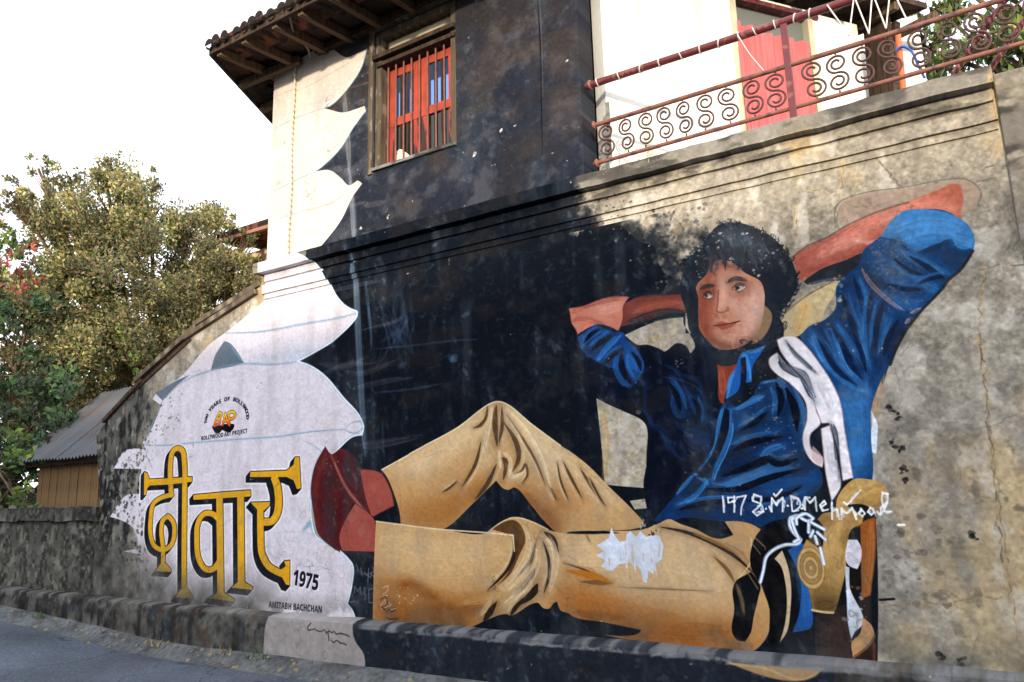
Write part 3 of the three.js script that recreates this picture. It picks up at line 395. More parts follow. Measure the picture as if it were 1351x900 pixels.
function trousers(P) {
  const streaks = (list, col, w, a = 0.7) => { for (const q of list) P.brush(q, col, w, { a, n: Math.max(3, Math.round(w * 1.4)) }); };
  // shoes and socks
  const shoe = [-613, 220, -604, 211, -588, 216, -562, 198, -559, 186, -547, 146, -570, 159, -586, 135, -589, 121, -588, 109, -599, 113, -621, 127, -629, 149, -634, 176, -628, 201];
  P.fill(shoe, '#541a1b'); P.within(shoe, () => { streaks([[-608, 217, -622, 192, -627, 160, -617, 127]], '#6f2a2a', 7, 0.6); streaks([[-593, 193, -610, 176, -606, 143], [-578, 167, -592, 147, -597, 123]], '#3a0d10', 22, 0.5); streaks([[-604, 210, -581, 175, -551, 148]], '#a05b50', 3.5, 0.9); streaks([[-596, 211, -576, 187, -556, 158]], '#3a1012', 4, 0.8); });
  P.dabs(14, () => { const q = [-601, 192]; return [q[0] + rr(-10, 12), q[1] + rr(-14, 14)]; }, '#cda795', [0.3, 0.9], 0.8); P.line([-613, 220, -628, 201, -634, 176, -629, 149, -621, 127, -599, 113], '#8fb4c6', 1.2, { a: 0.6 });
  for (const q of [[-562, 193, -533, 188, -520, 171, -515, 155, -545, 144, -554, 164], [-568, 158, -541, 141, -539, 110, -585, 110, -590, 123, -582, 141]]) { P.fill(q, '#99493f'); P.line(q, '#4a1c1a', 1, { closed: true, a: 0.7 }); }
  streaks([[-551, 174, -533, 173, -520, 165], [-569, 135, -553, 127, -550, 114]], '#a95c50', 12, 0.4); streaks([[-578, 143, -581, 127]], '#77463f', 8, 0.5);
  // bent leg
  P.fill(legA, TAN);
  P.within(legA, () => {
    streaks([[-525, 187, -458, 212, -400, 244], [-492, 187, -458, 197, -416, 225]], TANL, 22, 0.5); streaks([[-512, 146, -473, 142, -422, 159, -393, 180], [-492, 157, -458, 149, -426, 163]], '#b27a3c', 22, 0.55); streaks([[-520, 188, -512, 173, -507, 142], [-502, 194, -492, 165]], '#b78550', 12, 0.5);
    streaks([[-376, 236, -352, 217, -323, 194], [-326, 194, -300, 176, -269, 152], [-405, 211, -399, 186]], '#dcc095', 22, 0.6); streaks([[-368, 165, -350, 151, -329, 131], [-335, 164, -316, 153]], '#8f5526', 18, 0.7); streaks([[-353, 172, -334, 154], [-327, 167, -301, 153]], '#c08a52', 16, 0.5);
    P.fill([-514, 148, -472, 157, -435, 171, -390, 185, -389, 173, -417, 152, -454, 129, -507, 135], '#8f5a2a', { a: 0.55, blur: 9 }); P.fill([-374, 169, -354, 162, -325, 141, -326, 125, -343, 136], '#6d3c16', { a: 0.6, blur: 6 }); P.fill([-528, 191, -472, 211, -400, 244, -389, 245, -398, 223, -458, 197, -502, 180], '#dec69c', { a: 0.4, blur: 8 }); P.fill([-374, 240, -322, 201, -324, 167, -348, 192], '#e2cda6', { a: 0.5, blur: 8 });
    for (const [q, w] of [[[-399, 246, -401, 235, -408, 228, -416, 226], 5], [[-389, 246, -391, 230, -389, 207], 9], [[-383, 244, -383, 226, -387, 210], 6], [[-407, 213, -414, 192, -430, 171], 5.5], [[-435, 177, -444, 171, -453, 167], 3.5], [[-378, 236, -362, 214, -348, 192, -339, 171], 3.5], [[-381, 229, -368, 209, -366, 195, -373, 183], 8], [[-386, 197, -380, 192, -383, 176], 8], [[-376, 179, -363, 184, -359, 189, -357, 180, -363, 172], 4], [[-390, 191, -401, 173, -415, 159], 7], [[-326, 190, -323, 173, -316, 156], 3], [[-320, 190, -313, 176, -303, 158], 4], [[-304, 184, -293, 167, -281, 151], 4.5], [[-295, 175, -285, 156], 2.5], [[-335, 170, -328, 157], 4]]) P.crease(q, w * 0.7, '#4a2f1a', '#dcc296', w > 4.5 ? 1 : -1, 0.85);
    streaks([[-377, 242, -356, 220, -340, 192, -332, 161], [-394, 245, -398, 225, -405, 202], [-387, 203, -386, 187], [-377, 190, -374, 179, -361, 182]], '#e3cda6', 5, 0.85); });
  P.line([-533, 191, -477, 212, -434, 228, -398, 247, -389, 249, -380, 247, -351, 225, -322, 204], '#e8d8b6', 1.3, { a: 0.9 }); P.line([-533, 191, -525, 183, -516, 167, -509, 150, -507, 137], '#2a1a12', 1.4, { a: 0.8 });
  // leg lying on the ground, seat
  P.fill(legB, TAN);
  P.within(legB, () => {
    streaks([[-534, 124, -479, 119, -419, 116, -381, 120], [-523, 106, -456, 102, -390, 108]], '#cda672', 30, 0.5); streaks([[-536, 81, -489, 74, -438, 64, -403, 69], [-528, 63, -479, 51, -429, 53], [-538, 48, -479, 46, -425, 48]], '#9a5a20', 20, 0.6); streaks([[-508, 79, -491, 80, -477, 74, -460, 68]], '#7c3f12', 11, 0.75); streaks([[-472, 59, -438, 61, -403, 67]], '#85491a', 12, 0.6);
    streaks([[-323, 101, -269, 98, -219, 95, -183, 88], [-326, 117, -296, 119], [-227, 124, -208, 114, -194, 100, -182, 88]], TANL, 34, 0.5); streaks([[-326, 73, -288, 67, -238, 59, -192, 56], [-320, 67, -267, 62, -222, 54], [-327, 79, -305, 80, -282, 76]], '#a8642a', 24, 0.6); streaks([[-238, 53, -213, 54, -184, 57], [-245, 44, -208, 44, -172, 45], [-268, 49, -239, 46]], '#7c451c', 16, 0.65); streaks([[-319, 64, -288, 62, -267, 62]], '#6d3a14', 7, 0.6); });
  P.within(legB, () => { P.fill([-543, 77, -493, 67, -438, 61, -391, 71, -412, 42, -452, 38, -543, 37], '#7a4318', { a: 0.6, blur: 10 }); P.fill([-537, 136, -455, 128, -381, 123, -377, 107, -456, 98, -536, 104], '#d8bd90', { a: 0.4, blur: 12 }); P.fill([-331, 79, -287, 74, -237, 64, -182, 60, -156, 70, -158, 43, -208, 39, -289, 44, -332, 60], '#8a5020', { a: 0.62, blur: 12 }); P.fill([-321, 129, -250, 129, -202, 119, -183, 93, -236, 89, -286, 93], '#dcc297', { a: 0.45, blur: 14 }); });
  P.fill([-397, 132, -385, 138, -372, 140, -365, 135, -361, 124, -369, 108, -378, 93, -403, 77, -392, 83, -377, 100, -373, 117, -374, 127], '#5a3a1c');
  P.within(legB, () => {
    for (const [q, w] of [[[-374, 126, -373, 113, -380, 98, -403, 78], 4], [[-351, 120, -357, 104, -370, 92], 4], [[-352, 99, -360, 87, -376, 75], 8], [[-350, 86, -354, 79, -370, 67], 8], [[-343, 122, -338, 107, -338, 94, -344, 78], 4], [[-342, 130, -333, 124, -328, 112], 6], [[-393, 69, -401, 59, -408, 52], 7], [[-364, 74, -374, 64, -379, 58], 5]]) P.crease(q, w * 0.85, '#1d130c', '#e0c79c', -1);
    streaks([[-362, 134, -356, 120, -363, 102, -386, 80], [-349, 117, -351, 101, -366, 81, -387, 66], [-337, 127, -332, 108, -338, 80]], '#dcc49c', 8, 0.7); streaks([[-386, 76, -403, 72, -438, 64]], '#c99a5c', 8, 0.6);
    for (const [q, w, c] of [[[-321, 98, -304, 95, -288, 91], 5, '#b36a1e'], [[-308, 89, -290, 89, -278, 89], 4, '#6b4a2c'], [[-324, 104, -304, 99, -281, 90], 1.6, '#4a3526'], [[-273, 86, -236, 86, -194, 86], 1.4, '#8a6c48'], [[-192, 112, -182, 102, -177, 93], 3, '#6b4726'], [[-234, 134, -213, 130, -192, 122, -175, 112, -162, 100], 3.4, '#1c140e'], [[-207, 129, -189, 122, -172, 113], 2.4, '#8a5a28'], [[-182, 122, -170, 115, -164, 105], 2, '#a37442'], [[-321, 97, -297, 95, -278, 89], 5, '#b06a22'], [[-301, 129, -297, 121], 2, '#8e744c']]) P.crease(q, w, c, null); });
  P.line([-539, 140, -455, 132, -402, 129, -374, 127, -373, 113], '#e7d2a8', 1.4, { a: 0.9 }); P.line([-402, 129, -389, 137, -376, 142, -366, 142, -352, 138, -338, 132], '#e7d2a8', 1.2, { a: 0.8 });
  P.line([-162, 125, -164, 108, -174, 96], '#e0c79c', 1, { a: 0.8 });
  // dark gaps: belt side, seat shade
  P.fill([-176, 94, -168, 99, -164, 101, -158, 91, -160, 84, -165, 69, -168, 58, -173, 51, -179, 52, -182, 57, -179, 74, -179, 88], '#0d0d10'); P.brush([-176, 92, -173, 81, -172, 70], '#8a7048', 3, { a: 0.7 });
  P.fill([-154, 132, -147, 137, -135, 139, -129, 135, -130, 126, -136, 121, -146, 117, -151, 111, -156, 96, -159, 94, -164, 105, -161, 122], '#0b0b0e'); P.fill([-155, 91, -151, 111, -144, 114, -136, 102, -137, 83, -142, 62, -147, 53, -156, 51, -153, 75], '#0a0a0d');
  P.fill([-140, 117, -137, 106, -136, 92, -138, 76, -142, 60, -148, 52, -143, 65, -140, 81, -140, 96, -142, 106, -146, 111], '#d8bd94');
  for (const q of [[-159, 126, -152, 119], [-161, 121, -156, 114], [-169, 104, -160, 89]]) P.line(q, '#8c7248', 0.8, { a: 0.8 });
  // scraped white patch
  P.fill([-292, 111, -285, 114, -291, 119, -283, 123, -279, 126, -277, 134, -274, 127, -270, 122, -264, 123, -264, 127, -260, 131, -255, 126, -251, 131, -246, 126, -240, 128, -235, 127, -232, 120, -234, 109, -240, 105, -242, 97, -246, 100, -248, 90, -251, 91, -253, 101, -256, 104, -258, 100, -261, 106, -272, 104, -278, 99, -282, 99, -288, 102, -284, 107], '#d3dcec', { smooth: false });
  reseed(12); for (let i = 0; i < 34; i++) { const q = [-285, 118, -235, 103]; const x = rr(q[0], q[2]), y = rr(q[3], q[1]) + 3; P.line([x, y, x + rr(-1, 1), y - rr(4, 14)], rnd() < 0.6 ? '#dfe6f2' : '#c9a878', rr(0.3, 1), { a: 0.8 }); }
  P.dabs(30, () => { const q = [-242, 135]; return [q[0] + rr(-9, 9), q[1] + rr(-8, 6)]; }, ['#0f1016', '#b7c2d6', '#20263a'], [0.4, 2], 0.9);
  P.dabs(24, () => { const q = [-498, 70]; return [q[0] + rr(-16, 16), q[1] + rr(-8, 8)]; }, ['#d9c5a4', '#e8e0d0'], [0.3, 1.4], 0.7);
  for (const q of [[-529, 76, -522, 78, -523, 73, -529, 70], [-528, 68, -523, 69], [-532, 59, -525, 65, -518, 60, -530, 56, -525, 62], [-523, 54, -512, 57]]) P.line(q, '#d9d0c4', 0.8, { a: 0.7 });
  for (const q of [[-532, 64, -526, 68, -522, 62, -530, 57, -525, 55], [-524, 53, -521, 56, -518, 54, -513, 56], [-525, 48, -521, 47, -509, 48]]) P.line(q, '#20150f', 1, { a: 0.85 });
}

function chairArm(P) {
  // brown post, blue shirt tail, cut-log armrest, end of the white cloth
  P.fill([-87, 136, -74, 141, -77, 116, -84, 85, -86, 72, -84, 55, -87, 31, -95, 30, -95, 71, -89, 91], '#5f3116'); P.fill([-84, 136, -75, 140, -80, 104, -84, 85, -89, 85, -87, 110], '#8a4a1e'); P.brush([-77, 139, -80, 116, -86, 88], '#a8622c', 5, { a: 0.7 }); P.fill([-95, 126, -85, 134, -88, 104, -94, 82, -99, 83], '#14120f');
  P.fill([-122, 72, -83, 88, -88, 31, -125, 27], '#231d1c', { a: 0.9 }); P.brush([-106, 71, -107, 53, -109, 31], '#4a3028', 20, { a: 0.7 });
  P.fill([-136, 117, -126, 122, -121, 121, -125, 108, -124, 87, -123, 70, -125, 64, -138, 60, -132, 74, -129, 92, -131, 105], '#1c4f92'); P.brush([-129, 108, -127, 90, -127, 69], '#2f6cb2', 8, { a: 0.6 });
  P.fill([-127, 114, -121, 125, -113, 126, -111, 116, -95, 129], '#54401f');
  const log = [...[-93, 149, -81, 149, -74, 144, -70, 149], ...[-66, 150, -65, 158, -68, 164, -74, 166, -85, 167, -93, 161, -98, 154, -101, 145, -109, 143, -113, 139, -110, 135, -110, 127], ...[-112, 117, -122, 125, -126, 117], ...[-128, 109, -126, 99, -124, 90, -123, 81, -123, 76, -115, 75, -109, 75, -106, 80, -103, 88, -98, 103, -95, 121, -91, 132, -84, 136, -82, 141]];
  P.fill(log, '#b08a4e');
  P.within(log, () => { for (const [q, c, w] of [[[-92, 135, -97, 123, -103, 111, -110, 97], '#7a5a2c', 8], [[-97, 141, -104, 127, -109, 113], '#c9a468', 14], [[-94, 153, -84, 161, -72, 164], '#cda967', 14], [[-86, 141, -74, 143, -67, 150], '#8c6a38', 10], [[-101, 122, -104, 103, -109, 90], '#c6a062', 10], [[-122, 86, -114, 85, -104, 88], '#5c4424', 20], [[-121, 78, -107, 80], '#3a2a18', 14], [[-113, 136, -107, 138, -105, 141], '#7a5a30', 10]]) P.brush(q, c, w, { a: 0.75, n: 9 }); });
  for (let i = 0; i < 5; i++) { const q = [-121, 105], r = 10.5 - i * 2.2, p = []; for (let k = 0; k < 10; k++) p.push(q[0] + Math.cos(k * 0.628) * r * 0.9, q[1] + Math.sin(k * 0.628) * r * 1.4 * (1 - 0.02 * i)); P.fill(p, i % 2 ? '#9c7a44' : '#c4a068', { a: 0.95 }); P.line(p, '#6d5230', 0.8, { closed: true, a: 0.6 }); }
  P.line([-123, 76, -115, 75, -109, 75], '#d8c08c', 1.6, { a: 0.9 });
  P.fill([-94, 125, -88, 125, -86, 120, -87, 111, -90, 105, -95, 107, -97, 111, -96, 118], '#d9d6e2'); P.fill([-98, 107, -95, 106, -96, 91, -94, 85, -90, 75, -90, 69, -96, 63, -99, 58, -100, 68, -99, 86], '#cdd6e4'); P.dabs(18, () => { const q = [-94, 74]; return [q[0] + rr(-9, 6), q[1] + rr(-22, 22)]; }, ['#a8574a', '#7c6e7c', '#e6ecf2'], [0.5, 2.4], 0.7); P.fill([-90, 68, -98, 59, -93, 62, -90, 67], '#1a1618');
  P.fill([-90, 73, -85, 68, -84, 61, -88, 55, -99, 46, -99, 56, -93, 62], '#c29262'); P.line([-84, 61, -88, 55, -99, 46], '#7a4e28', 1.4);
  // white rope hanging from the shirt, loose strokes
  for (const q of [[-158, 94, -155, 102, -152, 112, -145, 118, -137, 121, -128, 122, -126, 125, -131, 130, -133, 135, -132, 140, -127, 142], [-131, 123, -127, 125, -130, 133, -131, 139, -123, 143], [-128, 136, -128, 140, -121, 143, -116, 140, -119, 138, -124, 140], [-119, 138, -120, 130], [-118, 137, -109, 132], [-117, 131, -119, 127], [-114, 130, -109, 125], [-116, 127, -115, 122], [-113, 119, -112, 108]]) { P.line(q, '#8ea2c0', 2.8, { a: 0.8 }); P.line(q.map((v) => v + rr(-0.3, 0.3)), '#eaf0f8', 1.6, { a: 0.95 }); }
}

function lettering(P) {
  // the title: strokes and flared feet of three letters, gold on a deep black shadow with a white outline
  const S = [[[-881, 174, -887, 217, -883, 229, -874, 232, -864, 228, -859, 215, -854, 170, -849, 110, -844, 60], 30], [[-881, 174, -901, 171, -917, 164, -921, 147, -918, 123, -908, 111, -890, 107, -875, 113, -870, 126, -874, 141, -885, 148, -895, 143, -897, 130, -891, 109, -889, 88], 26],
    [[-787, 168, -782, 119, -776, 59], 36], [[-787, 144, -799, 150, -814, 150, -824, 141, -825, 117, -819, 97, -805, 86, -791, 87, -782, 95], 29], [[-749, 168, -745, 120, -741, 73], 36],
    [[-692, 188, -686, 175, -686, 149, -694, 141, -706, 140], 36], [[-714, 158, -712, 128, -708, 105, -696, 92, -675, 85], 33]];
  const F = [[-942, 205, -935, 203, -929, 195, -886, 195, -841, 195, -841, 189, -885, 187, -928, 187, -933, 183, -935, 175, -939, 175], [-850, 62, -837, 63, -825, 53, -826, 52, -861, 52], [-894, 90, -883, 91, -872, 84, -871, 81, -904, 81],
    [-837, 173, -782, 175, -732, 176, -731, 169, -781, 168, -836, 167], [-782, 60, -769, 61, -750, 54, -752, 52, -798, 54], [-748, 73, -735, 74, -721, 69, -723, 66, -758, 67],
    [-734, 197, -673, 196, -662, 202, -660, 210, -653, 210, -649, 176, -655, 175, -661, 185, -673, 189, -734, 191], [-731, 162, -698, 162, -699, 158, -707, 153, -719, 154], [-677, 89, -669, 93, -672, 98, -663, 99, -662, 73, -668, 74, -675, 82]];
  const lay = (dx, dy, grow, col) => { const x = P.x; x.save(); x.translate(dx, dy); x.save(); x.scale(1.45, 1); for (const [q, w] of S) P.line(q.map((v, i) => (i % 2 ? v : v / 1.45)), col, w / 3.912 * 0.88 + grow * 0.85); x.restore(); for (const q of F) { P.fill(q, col, { smooth: false }); if (grow) P.line(q, col, grow, { closed: true, smooth: false }); } x.restore(); };
  for (const t of [0, 0.5, 1]) lay(-6.6 * t, -5.4 * t, 6, '#e8e4ea');
  for (let t = 0; t <= 1.001; t += 0.125) lay(-6.4 * t, -5.2 * t, 2.2, '#10131c');
  lay(0, 0, 0, '#dba01e');
  reseed(3); for (let i = 0; i < 46; i++) { const [q] = S[i % S.length], j = Math.floor(rnd() * (q.length / 2 - 1)), t = rnd(); P.brush([mix(q[j * 2], q[j * 2 + 2], t) + rr(-1.5, 1.5), mix(q[j * 2 + 1], q[j * 2 + 3], t), mix(q[j * 2], q[j * 2 + 2], clamp(t + 0.3)) + rr(-1.5, 1.5), mix(q[j * 2 + 1], q[j * 2 + 3], clamp(t + 0.3))], i % 2 ? '#efbd3a' : '#c4861a', 1.6, { a: 0.6, n: 3 }); }
  for (const [q] of S) P.line(q, '#f0c453', 0.8, { a: 0.35 });
  const y75 = [-658, 75, -619, 70]; for (const [dx, c, a] of [[0.9, '#efeaf0', 0.9], [0, '#12141b', 1]]) P.text('1975', [y75[0] + dx, y75[1] - dx, y75[2] + dx, y75[3] - dx], 15.5, undefined, c, 'bold # sans-serif', a);
  P.text('AMITABH BACHCHAN', [-694, 49, -612, 48], 6.5, undefined, '#1b1c22', 'bold # sans-serif');
  // round badge
  const arc = [-782, 259], ext = [-820, 261, -784, 284, -746, 256], RX = (ext[4] - ext[0]) / 2, R = ext[3] - arc[1], words = '100 YEARS OF BOLLYWOOD';
  P.dabs(16, () => [arc[0] + rr(-12, 12), arc[1] + rr(-12, 12)], '#e9e4ec', [4, 7], 0.5);
  for (let i = 0; i < words.length; i++) { const t = Math.PI * (1 - (i + 0.5) / words.length), x = P.x; x.save(); x.translate(arc[0] + Math.cos(t) * RX, arc[1] + Math.sin(t) * R); x.rotate(Math.atan2(-Math.cos(t) * R, Math.sin(t) * RX)); x.scale(1.25, -1); x.font = 'bold 6.6px sans-serif'; x.lineWidth = 0.5; x.strokeStyle = '#15161c'; x.fillStyle = '#15161c'; x.textAlign = 'center'; x.fillText(words[i], 0, 0); x.strokeText(words[i], 0, 0); x.restore(); }
  P.text('BOLLYWOOD ART PROJECT', [-828, 239, -742, 243], 5, undefined, '#15161c', 'bold # sans-serif');
  P.fill([-809, 255, -792, 255, -786, 256, -767, 255, -766, 252, -769, 248, -774, 246, -783, 247, -788, 249, -793, 246, -800, 246], '#08080a');
  const bap = (d, c) => { for (const q of [[-795, 271, -800, 264, -804, 255], [-795, 271, -791, 269, -793, 265, -799, 263, -793, 261, -794, 257, -804, 255], [-788, 255, -784, 269, -777, 255], [-786, 260, -779, 260], [-775, 254, -778, 269], [-778, 269, -770, 270, -765, 266, -769, 262, -776, 262]]) P.line(q.map((v, i) => v + (i % 2 ? -d : d * 0.2)), c, 4.2); };
  bap(0, '#0a0a0c'); for (const q of [[-795, 271, -800, 264, -804, 255], [-795, 271, -791, 269, -793, 265, -799, 263, -793, 261, -794, 257, -804, 255], [-788, 255, -784, 269, -777, 255], [-786, 260, -779, 260], [-775, 254, -778, 269], [-778, 269, -770, 270, -765, 266, -769, 262, -776, 262]]) { const g = P.x.createLinearGradient(0, [-794, 271][1], 0, [-792, 254][1]); g.addColorStop(0, '#f0c22a'); g.addColorStop(0.5, '#ee9a24'); g.addColorStop(1, '#d8442c'); P.line(q, g, 2.9); }
  // white brush signature, and the faint one by the foot
  for (const q of [[-181, 157, -181, 145], [-172, 156, -177, 156, -177, 152, -172, 153, -172, 157, -173, 145], [-170, 156, -163, 157, -167, 149, -168, 143], [-152, 156, -157, 158, -158, 153, -152, 150, -151, 145, -156, 142, -159, 145, -153, 150, -152, 156], [-145, 145, -144, 155, -141, 150, -136, 155, -137, 145], [-142, 158, -141, 156, -136, 161], [-130, 156, -130, 145], [-130, 156, -125, 154, -124, 149, -129, 145], [-121, 146, -120, 155, -117, 151, -113, 155, -113, 145], [-109, 148, -106, 150, -107, 152, -110, 149, -109, 145, -105, 146], [-102, 151, -103, 139], [-102, 145, -99, 146, -98, 139], [-97, 139, -96, 147, -93, 143, -89, 147, -87, 139], [-94, 151, -92, 149, -82, 159], [-83, 146, -85, 143, -83, 141, -81, 143, -83, 146], [-77, 147, -79, 144, -77, 142, -75, 144, -77, 147], [-73, 144, -71, 142, -66, 150, -65, 156, -68, 157, -69, 152, -68, 144, -64, 144]]) { P.line(q, '#eef0f4', 1.25, { a: 0.9 }); P.crack(q, '#f2f4f7', 1.3, 0.95); }
  for (const q of [[-149, 147], [-133, 149], [-123, 147]]) P.dabs(2, () => q, '#eef0f4', [0.9, 1.3], 1);
  for (const q of [[-565, 97, -562, 91], [-559, 94, -557, 87], [-554, 89, -545, 85], [-548, 94, -549, 81], [-543, 95, -541, 91, -546, 89, -541, 86], [-567, 69, -567, 76, -563, 71, -559, 75, -558, 69], [-554, 75, -553, 68], [-541, 75, -548, 73, -547, 61, -540, 61], [-573, 60, -567, 61]]) P.line(q, '#77828e', 1.2, { a: 0.6 });
}

// ---------------------------------------------------------------- surfaces
const M = {};
M.concrete = surface(512, 3, (x, y) => { const b = fbm(x * 3, y * 3, 5), f = fbm(x * 22, y * 22, 3), d = step(0.5, 0.7, fbm(x * 5 + 40, y * 5 + 11, 5)), v = (112 + 90 * (b - 0.5) + 50 * (f - 0.5)) * (1 - 0.55 * d); return [v * 1.02, v, v * 0.95, 0.5 * b + 0.5 * f]; }, { bump: 0.012 });
M.moss = surface(512, 4, (x, y) => { const b = fbm(x * 2.4, y * 2.4, 5), f = fbm(x * 14 + 3, y * 14, 4), d = step(0.38, 0.68, 0.6 * f + 0.4 * fbm(x * 9 + 2, y * 1.2, 4)), v = (56 + 80 * (b - 0.35)) * (1 - 0.6 * d) + 10; const p = step(0.62, 0.72, fbm(x * 9 + 70, y * 9 + 2, 4)); return [mix(v, 128, p * 0.6), mix(v * 0.98, 122, p * 0.6), mix(v * 0.9, 108, p * 0.6), 0.6 * f + 0.4 * b]; }, { bump: 0.03 });
M.white = surface(512, 4, (x, y) => { const b = fbm(x * 2, y * 2, 4), st = step(0.6, 0.8, fbm(x * 9, y * 0.7 + 8, 4)), f = fbm(x * 25, y * 25, 3), v = 226 + 22 * (b - 0.5) + 10 * (f - 0.5); return [v - 20 * st, v - 2 - 24 * st, v - 12 - 40 * st, b * 0.5 + f * 0.5]; }, { bump: 0.004 });
M.pier = surface(512, 4, (x, y) => { const c = [0, 0, 0]; barePlaster(x + 3, y + 0.5, c); const f = fbm(x * 30, y * 30, 3); return [c[0] * 0.82, c[1] * 0.82, c[2] * 0.82, f * 0.6 + 0.4 * fbm(x * 5, y * 5, 3)]; }, { bump: 0.01 });
M.wood = surface(256, 1, (x, y) => { const g = fbm(x * 46, y * 3, 4), b = fbm(x * 6, y * 2, 3), v = 0.6 + 0.6 * g + 0.3 * (b - 0.5); return [104 * v, 85 * v, 66 * v, g]; }, { bump: 0.004 });
M.plank = surface(256, 1, (x, y) => { const g = fbm(x * 50, y * 2.5, 4), b = fbm(x * 5, y * 3, 3), v = 0.5 + 0.7 * g + 0.4 * (b - 0.5); return [136 * v, 108 * v, 76 * v, g]; }, { bump: 0.004 });
M.darkwood = surface(256, 1, (x, y) => { const g = fbm(x * 40, y * 3, 4), v = 0.55 + 0.8 * g; return [66 * v, 52 * v, 42 * v, g]; }, { bump: 0.003 });
M.soffit = surface(256, 1, (x, y) => { const g = fbm(x * 40, y * 4, 4), b = fbm(x * 5, y * 5, 4), v = 0.5 + 0.5 * g + 0.5 * b; return [60 * v, 47 * v, 40 * v, g]; }, { bump: 0.004 });
M.frame = surface(256, 1, (x, y) => { const g = fbm(x * 30, y * 3, 4), w = step(0.58, 0.7, fbm(x * 14, y * 5 + 30, 4)), v = 0.6 + 0.7 * g; return [mix(92 * v, 150, w * 0.6), mix(80 * v, 140, w * 0.6), mix(66 * v, 124, w * 0.6), g]; }, { bump: 0.003 });
M.cream = surface(256, 1, (x, y) => { const b = fbm(x * 6, y * 6, 4), v = 0.8 + 0.3 * b; return [196 * v, 186 * v, 158 * v, b]; }, { rough: 0.75, bump: 0.001 });
M.red = surface(256, 1, (x, y) => { const b = fbm(x * 9, y * 9, 4), g = fbm(x * 60, y * 5, 3), v = 0.72 + 0.3 * b + 0.2 * g; return [172 * v, 66 * v, 42 * v, g]; }, { rough: 0.55, bump: 0.001 });
M.worn = surface(256, 1, (x, y) => { const b = fbm(x * 9, y * 9, 4), d = step(0.42, 0.56, fbm(x * 14 + 4, y * 4, 4)), v = 0.7 + 0.4 * b; return [mix(176, 58, d) * v, mix(66, 44, d) * v, mix(52, 40, d) * v, b]; }, { rough: 0.7, bump: 0.001 });
M.rust = surface(256, 0.6, (x, y) => { const b = fbm(x * 26, y * 26, 4), d = step(0.45, 0.7, fbm(x * 12 + 9, y * 12, 4)); return [mix(112, 142, b) - 46 * d, mix(66, 96, b) - 24 * d, mix(56, 78, b) - 14 * d, b]; }, { rough: 0.6, bump: 0.001 });
M.maroon = surface(256, 0.6, (x, y) => { const b = fbm(x * 20, y * 20, 4), d = step(0.56, 0.7, fbm(x * 16 + 3, y * 16, 4)); return [mix(86, 104, b) + 30 * d, mix(34, 44, b) + 34 * d, mix(38, 46, b) + 22 * d, b]; }, { rough: 0.45, bump: 0.0008 });
M.iron = surface(256, 0.6, (x, y) => { const b = fbm(x * 26, y * 26, 4); return [mix(58, 92, b), mix(40, 56, b), mix(38, 48, b), b]; }, { rough: 0.6, bump: 0.0008 });
M.tin = surface(512, 4, (x, y) => { const b = fbm(x * 3, y * 1.2, 4), d = step(0.55, 0.75, fbm(x * 8, y * 2.5 + 9, 4)), v = 74 + 46 * (b - 0.5); return [v + 8 * d, v - 6 * d + 2, v - 18 * d + 6, b]; }, { rough: 0.7, bump: 0.003 });
M.tile = surface(256, 1, (x, y) => { const b = fbm(x * 8, y * 8, 4), d = step(0.45, 0.65, fbm(x * 5 + 9, y * 5, 4)); return [mix(104, 40, d) * (0.7 + 0.6 * b), mix(62, 34, d) * (0.7 + 0.6 * b), mix(48, 30, d) * (0.7 + 0.6 * b), b]; }, { bump: 0.006 });
M.asphalt = surface(1024, 6, (x, y) => { const f = fbm(x * 60, y * 60, 2), g = vn(x * 110, y * 110), b = fbm(x * 1.1, y * 1.1, 4), v = 82 + 44 * (b - 0.5) + 40 * (f - 0.5) + (g > 0.88 ? 26 : 0) - 26 * step(0.62, 0.68, fbm(x * 0.9 + 30, y * 0.9, 4)) - (Math.abs(fbm(x * 0.8 + 3, y * 0.8 + 8, 5) - 0.5) < 0.006 ? 26 : 0); return [v * 0.93, v, v * 1.11, f * 0.6 + g * 0.4]; }, { rough: 0.85, bump: 0.008 });
M.dirt = surface(512, 3, (x, y) => { const b = fbm(x * 4, y * 4, 5), f = fbm(x * 30, y * 30, 3), v = 88 + 60 * (b - 0.5) + 44 * (f - 0.5); return [v * 0.98, v, v * 1.0, b * 0.4 + f * 0.6]; }, { rough: 1, bump: 0.015 });
M.soil = surface(512, 8, (x, y) => { const b = fbm(x * 2, y * 2, 5), f = fbm(x * 14, y * 14, 3), v = 70 + 50 * (b - 0.5) + 40 * (f - 0.5); return [v, v * 0.86, v * 0.62, f]; }, { rough: 1, bump: 0.03 });
M.bark = surface(256, 1, (x, y) => { const g = fbm(x * 26, y * 4, 4); return [96 * (0.5 + g), 78 * (0.5 + g), 60 * (0.5 + g), g]; }, { bump: 0.02 });
M.void = plain(srgb(20, 19, 19), 0.95);

